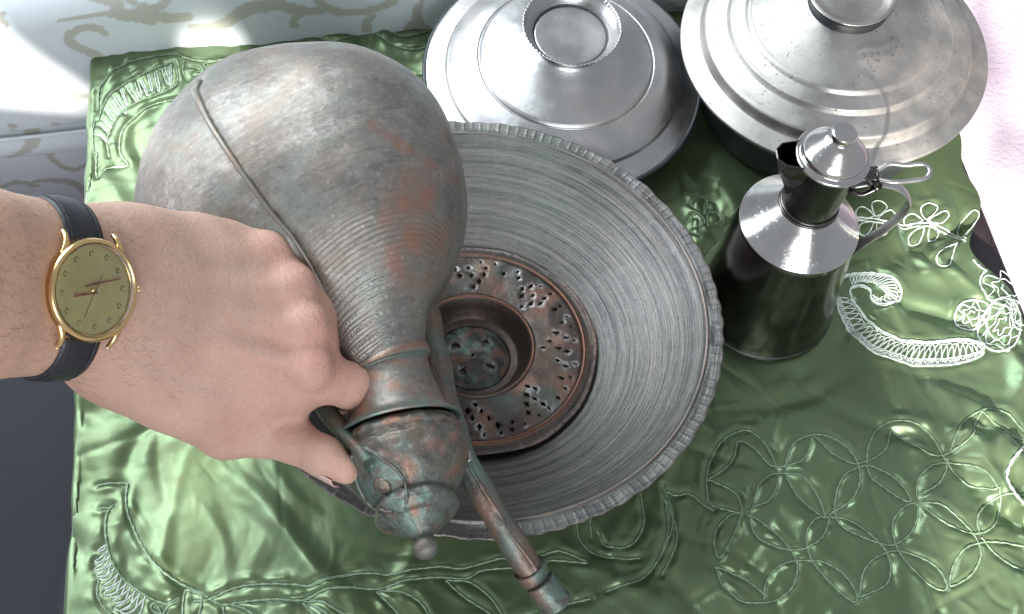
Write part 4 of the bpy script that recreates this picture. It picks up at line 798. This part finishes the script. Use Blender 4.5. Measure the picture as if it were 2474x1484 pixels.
chain((728, 792, .574, .0132), (775, 838, .590, .0106), (728, 860, .622, .0095), (655, 850, .628, .0082), k=.0045)
chain((735, 893, .572, .0135), (790, 915, .576, .0112), (848, 933, .583, .0108), (815, 955, .614, .0094), (745, 945, .625, .0082), k=.0045)
BUMPS = [(652, 604, .569, .0088), (712, 688, .564, .0092), (742, 784, .559, .0096), (752, 888, .558, .0096), (712, 638, .587, .0096), (762, 746, .583, .0100)]
pts_all = np.array([cpt(*q[:3]) for c, k in HAND for q in c]); lo = pts_all.min(0)-.03; hi = pts_all.max(0)+.03; lo[0] = cpt(-330, 700, .42)[0]; lo[2] = .37
HS = .00165; nn_ = np.ceil((hi-lo)/HS).astype(int)
xs = [lo[i]+HS*np.arange(nn_[i]) for i in range(3)]
def hand_sdf(P):
    d = np.full(P.shape[:-1], 1.)
    for pts, k in HAND:
        dc = np.full(P.shape[:-1], 1.)
        for q0, q1 in zip(pts[:-1], pts[1:]): dc = smin(dc, cone(P, cpt(*q0[:3]), cpt(*q1[:3]), q0[3], q1[3]), .004)
        d = smin(d, dc, k)
    for q in BUMPS: d = smin(d, np.linalg.norm(P-cpt(*q[:3]), axis=-1)-q[3], .007)
    for a_, b_, rr_ in (((420, 640, .532), (620, 610, .560), .0012), ((430, 700, .529), (690, 695, .556), .0012), ((430, 750, .527), (715, 790, .551), .0011), ((430, 800, .528), (720, 885, .551), .0011)):
        d = smin(d, cone(P, cpt(*a_), cpt(*b_), rr_*.6, rr_), .010)
    return d
G3 = np.stack(np.meshgrid(*xs, indexing='ij'), -1)
Fv = np.concatenate([hand_sdf(G3[i:i+12]) for i in range(0, len(G3), 12)], 0); del G3
hv, hf = surface_nets(Fv, lo, HS); del Fv
AB = cam2w(cpt(222, 695, .53))
PER = thing('person', 'bare forearm and hand gripping the ewer handle, thumb along its lid', 'person', tuple(AB))
arm = mesh('arm', cam2w(hv), hf, SKIN, PER, origin=AB)
md = arm.modifiers.new('smooth', 'SMOOTH'); md.factor = .5; md.iterations = 4
pp = project(cam2w(hv)); 
def blob(x, y, s): return np.exp(-((pp[:, 0]-x)**2+(pp[:, 1]-y)**2)/(s*s))
red = .55*blob(745, 640, 70)+.6*blob(790, 765, 60)+.55*blob(800, 850, 60)+.5*blob(850, 920, 90)+.35*blob(660, 590, 60)+.4*blob(830, 1135, 40)+.25*blob(600, 1000, 180)+.25*blob(700, 860, 120)
attr(arm, 'red', np.clip(red, 0, .8)); attr(arm, 'tan', np.clip((400-pp[:, 0])/420, 0, .6))
vein = np.zeros(len(pp))
for L in ([(400, 610), (520, 640), (640, 640)], [(430, 760), (540, 800), (640, 850), (690, 870)], [(560, 700), (600, 790), (620, 850)], [(330, 880), (450, 930), (560, 960)]):
    for x, y in catmull(L, 12): vein = np.maximum(vein, np.exp(-((pp[:, 0]-x)**2+(pp[:, 1]-y)**2)/(11**2)))
attr(arm, 'vein', vein)
# thumb nail
tdir = cam2w(cpt(822, 1130, .566))-cam2w(cpt(778, 1100, .571)); tdir /= np.linalg.norm(tdir); tn = (-UP*.86-V*.40); tn -= tdir*(tn@tdir); tn /= np.linalg.norm(tn); ts = np.cross(tdir, tn)
cN = cam2w(cpt(802, 1116, .5685)); nv = []
for i in range(9):
    for j in range(9):
        x = (i/8-.5)*.0125; y = (j/8-.5)*.0098*(1-.25*max(0, abs(i/8-.5)-.2)); nv.append(cN+tdir*(x+.0018)+ts*y+tn*(.0096-(x+.006)*.10-y*y*55))
o = mesh('thumb_nail', nv, grid_faces(9, 9), NAIL, PER, origin=AB); md = o.modifiers.new('t', 'SOLIDIFY'); md.thickness = .0008
# hairs on the wrist
hb = BVHTree.FromPolygons([tuple(x) for x in cam2w(hv)], [tuple(int(i) for i in q) for q in hf]); hvv, hff = [], []
for k in range(650):
    x = RNG.uniform(-30, 520); y = RNG.uniform(480, 960)
    if RNG.random() < max(0, (x-150)/420): continue
    h = hb.ray_cast(Vector(CAM), Vector(ray(x, y)).normalized())
    if h[0] is None: continue
    p = np.array(h[0]); n = np.array(h[1]); n = n if n@V < 0 else -n; d = RT*.9+UP*RNG.normal(-.2, .5)+V*.3; d -= n*(d@n); d /= np.linalg.norm(d); L_ = RNG.uniform(.003, .007)
    C_ = np.array([p, p+d*L_*.5+n*L_*.18, p+d*L_+n*L_*.12]); i0 = len(hvv); v, f = sweep(C_, [.00004, .00003, .00001], 3, cap=False); hvv += v.tolist(); hff += [tuple(i0+i for i in q) for q in f]
o = mesh('arm_hair', hvv, hff, plain('dark_hair', (.11, .07, .045), .5), PER, origin=AB); o['kind'] = 'stuff'

# ------------------------------------------------------------------ wrist watch
wc = cpt(104, 696, .494); arm_dir = cpt(300, 702, .532)-cpt(20, 690, .4845); arm_dir /= np.linalg.norm(arm_dir)
tow = np.array([0, 0, -1.]); tow -= arm_dir*(tow@arm_dir); tow /= np.linalg.norm(tow); side = np.cross(arm_dir, tow)   # side: along the strap (upwards in the picture or reverse)
if side[1] < 0: side = -side
rads = np.linspace(.004, .060, 140); thS = np.linspace(0, 2*PI, 120, endpoint=False)
def ring_radius(off):
    out = []
    for t in thS:
        dr = math.cos(t)*tow+math.sin(t)*side; q = hand_sdf((wc+arm_dir*off)[None]+rads[:, None]*dr[None]); i = np.argmax(q > 0); i = max(i, 1)
        out.append(rads[i-1]+(rads[i]-rads[i-1])*(-q[i-1])/(q[i]-q[i-1]))
    out = np.array(out); 
    for _ in range(6): out = (np.roll(out, 1)+2*out+np.roll(out, -1))/4
    return out
rtop = ring_radius(0)[0]
WB = cam2w(wc+tow*rtop)
WAT = thing('wrist_watch', 'gold cased watch with champagne dial on black strap round the wrist', 'watch', tuple(WB))
WS = 1.06
def wloc(x, y, z): return cam2w(wc+tow*(rtop+z)+arm_dir*x*WS+side*y*WS)      # x along the arm, y along the strap, z out of the wrist
offs = np.linspace(-.0090, .0090, 9); rr_ = np.array([ring_radius(o_) for o_ in offs]); rr_ = (rr_+rr_.mean(0)*1.0)/2
prof = [(o_, .0012+.0012*math.cos((i-4)/4*PI/2*.9)) for i, o_ in enumerate(offs)]
outer = np.array([[cam2w(wc+arm_dir*o_+(rr_[i, j]+h)*(math.cos(t)*tow+math.sin(t)*side)) for j, t in enumerate(thS)] for i, (o_, h) in enumerate(prof)])
inner = np.array([[cam2w(wc+arm_dir*o_+(rr_[i, j]-.0006)*(math.cos(t)*tow+math.sin(t)*side)) for j, t in enumerate(thS)] for i, (o_, h) in enumerate(prof)])
full = np.concatenate([outer, inner[::-1]], 0); n0, n1 = full.shape[:2]
gap = [j for j, t in enumerate(thS) if math.cos(t) > .80]
f = [q for q in grid_faces(n0, n1, closed_u=True, closed_v=True) if not ((q[0] % n1) in gap and (q[2] % n1) in gap)]
STRP = mesh('strap', full.reshape(-1, 3), f, LEATHER, WAT, origin=WB)
for s in (-1, 1):
    v = [];  i_ = 1 if s < 0 else 7
    for j, t in enumerate(thS):
        if math.cos(t) > .84: continue
        v.append((j, cam2w(wc+arm_dir*offs[i_]+(rr_[i_, j]+prof[i_][1]+.0001)*(math.cos(t)*tow+math.sin(t)*side))))
    P = np.array([p for j, p in v]); vv_, f = sweep(P, .00035, 6, mod=lambda i, t: 1+.4*np.cos(i*PI)); mesh('stitching', vv_, f, plain('dark_thread', (.03, .03, .035), .6), STRP, origin=WB)
Z0 = .0010
def wl(prof, name, mat, parent=WAT, n=96):
    v, f = lathe(prof, n); P = np.array([wloc(*p) for p in v]); return mesh(name, P, f, mat, parent, origin=WB)
CASE = wl(np.vstack([[(.0001, Z0)], poly([(.0170, Z0), (.0190, Z0+.0012), (.0198, Z0+.0032), (.0196, Z0+.0046)], .0008), dense([(.0196, Z0+.0046), (.0190, Z0+.0060), (.0181, Z0+.0064), (.0175, Z0+.0058), (.0172, Z0+.0048)], .0005)]), 'case', GOLD)
wl([(.0001, Z0+.0046), (.0172, Z0+.0046)], 'dial', DIAL)
wl(np.vstack([poly([(.0174, Z0+.0056), (.0174, Z0+.0062)], .0005), dense([(.0174, Z0+.0062), (.0150, Z0+.0072), (.008, Z0+.0080), (.0001, Z0+.0083)], .001), [(.0001, Z0+.0060), (.0174, Z0+.0056)]]), 'crystal', GLASS)
def wbar(name, x0, y0, x1, y1, z, hw, mat, parent=WAT, h=.0002):
    d = np.array([x1-x0, y1-y0]); d /= np.linalg.norm(d); n = np.array([-d[1], d[0]])*hw; c = [(x0-n[0], y0-n[1]), (x1-n[0], y1-n[1]), (x1+n[0], y1+n[1]), (x0+n[0], y0+n[1])]
    P = [wloc(a_, b_, z) for a_, b_ in c]+[wloc(a_, b_, z+h) for a_, b_ in c]
    return mesh(name, P, [(3, 2, 1, 0), (4, 5, 6, 7), (0, 1, 5, 4), (1, 2, 6, 5), (2, 3, 7, 6), (3, 0, 4, 7)], mat, parent, smooth=False, origin=WB)
for k in range(12):
    t = k*PI/6+.1; cx, cy = .0138*math.cos(t), .0138*math.sin(t)
    L = np.array([wloc(cx+.00075*math.cos(q), cy+.0010*math.sin(q), Z0+.0048) for q in np.linspace(0, 2*PI*.85, 12)]); v, f = sweep(L, .00016, 5); mesh('hour_mark', v, f, INK, WAT, origin=WB)
wbar('minute_hand', -.0035, .0012, .0125, -.0035+.0085, Z0+.0051, .00030, REDHAND); wbar('hour_hand', .002, -.0008, -.0085, -.0025, Z0+.0054, .00040, REDHAND); wbar('second_hand', .0035, .006, -.004, -.0105, Z0+.0057, .00012, INK)
v, f = lathe([(.0008, 0), (.0008, .0012), (.0001, .0014)], 12); mesh('centre_pin', [wloc(p[0], p[1], Z0+.0047+p[2]) for p in v], f, GOLD, WAT, origin=WB)
for sx in (-1, 1):
    for sy in (-1, 1):
        P = [wloc(sx*.0135, sy*.0120, Z0+.0034), wloc(sx*.0120, sy*.0165, Z0+.0032), wloc(sx*.0114, sy*.0195, Z0+.0018), wloc(sx*.0112, sy*.0216, Z0-.0006)]
        C_ = catmull(P, .0008); v, f = sweep(C_, np.linspace(.0017, .0010, len(C_)), 12); mesh('lug', v, f, GOLD, WAT, origin=WB)
v, f = sweep([wloc(.0195, .001, Z0+.003), wloc(.0212, .001, Z0+.003)], .0013, 20, mod=lambda i, t: 1+.06*np.cos(10*t)); mesh('crown', v, f, GOLD, WAT, origin=WB)
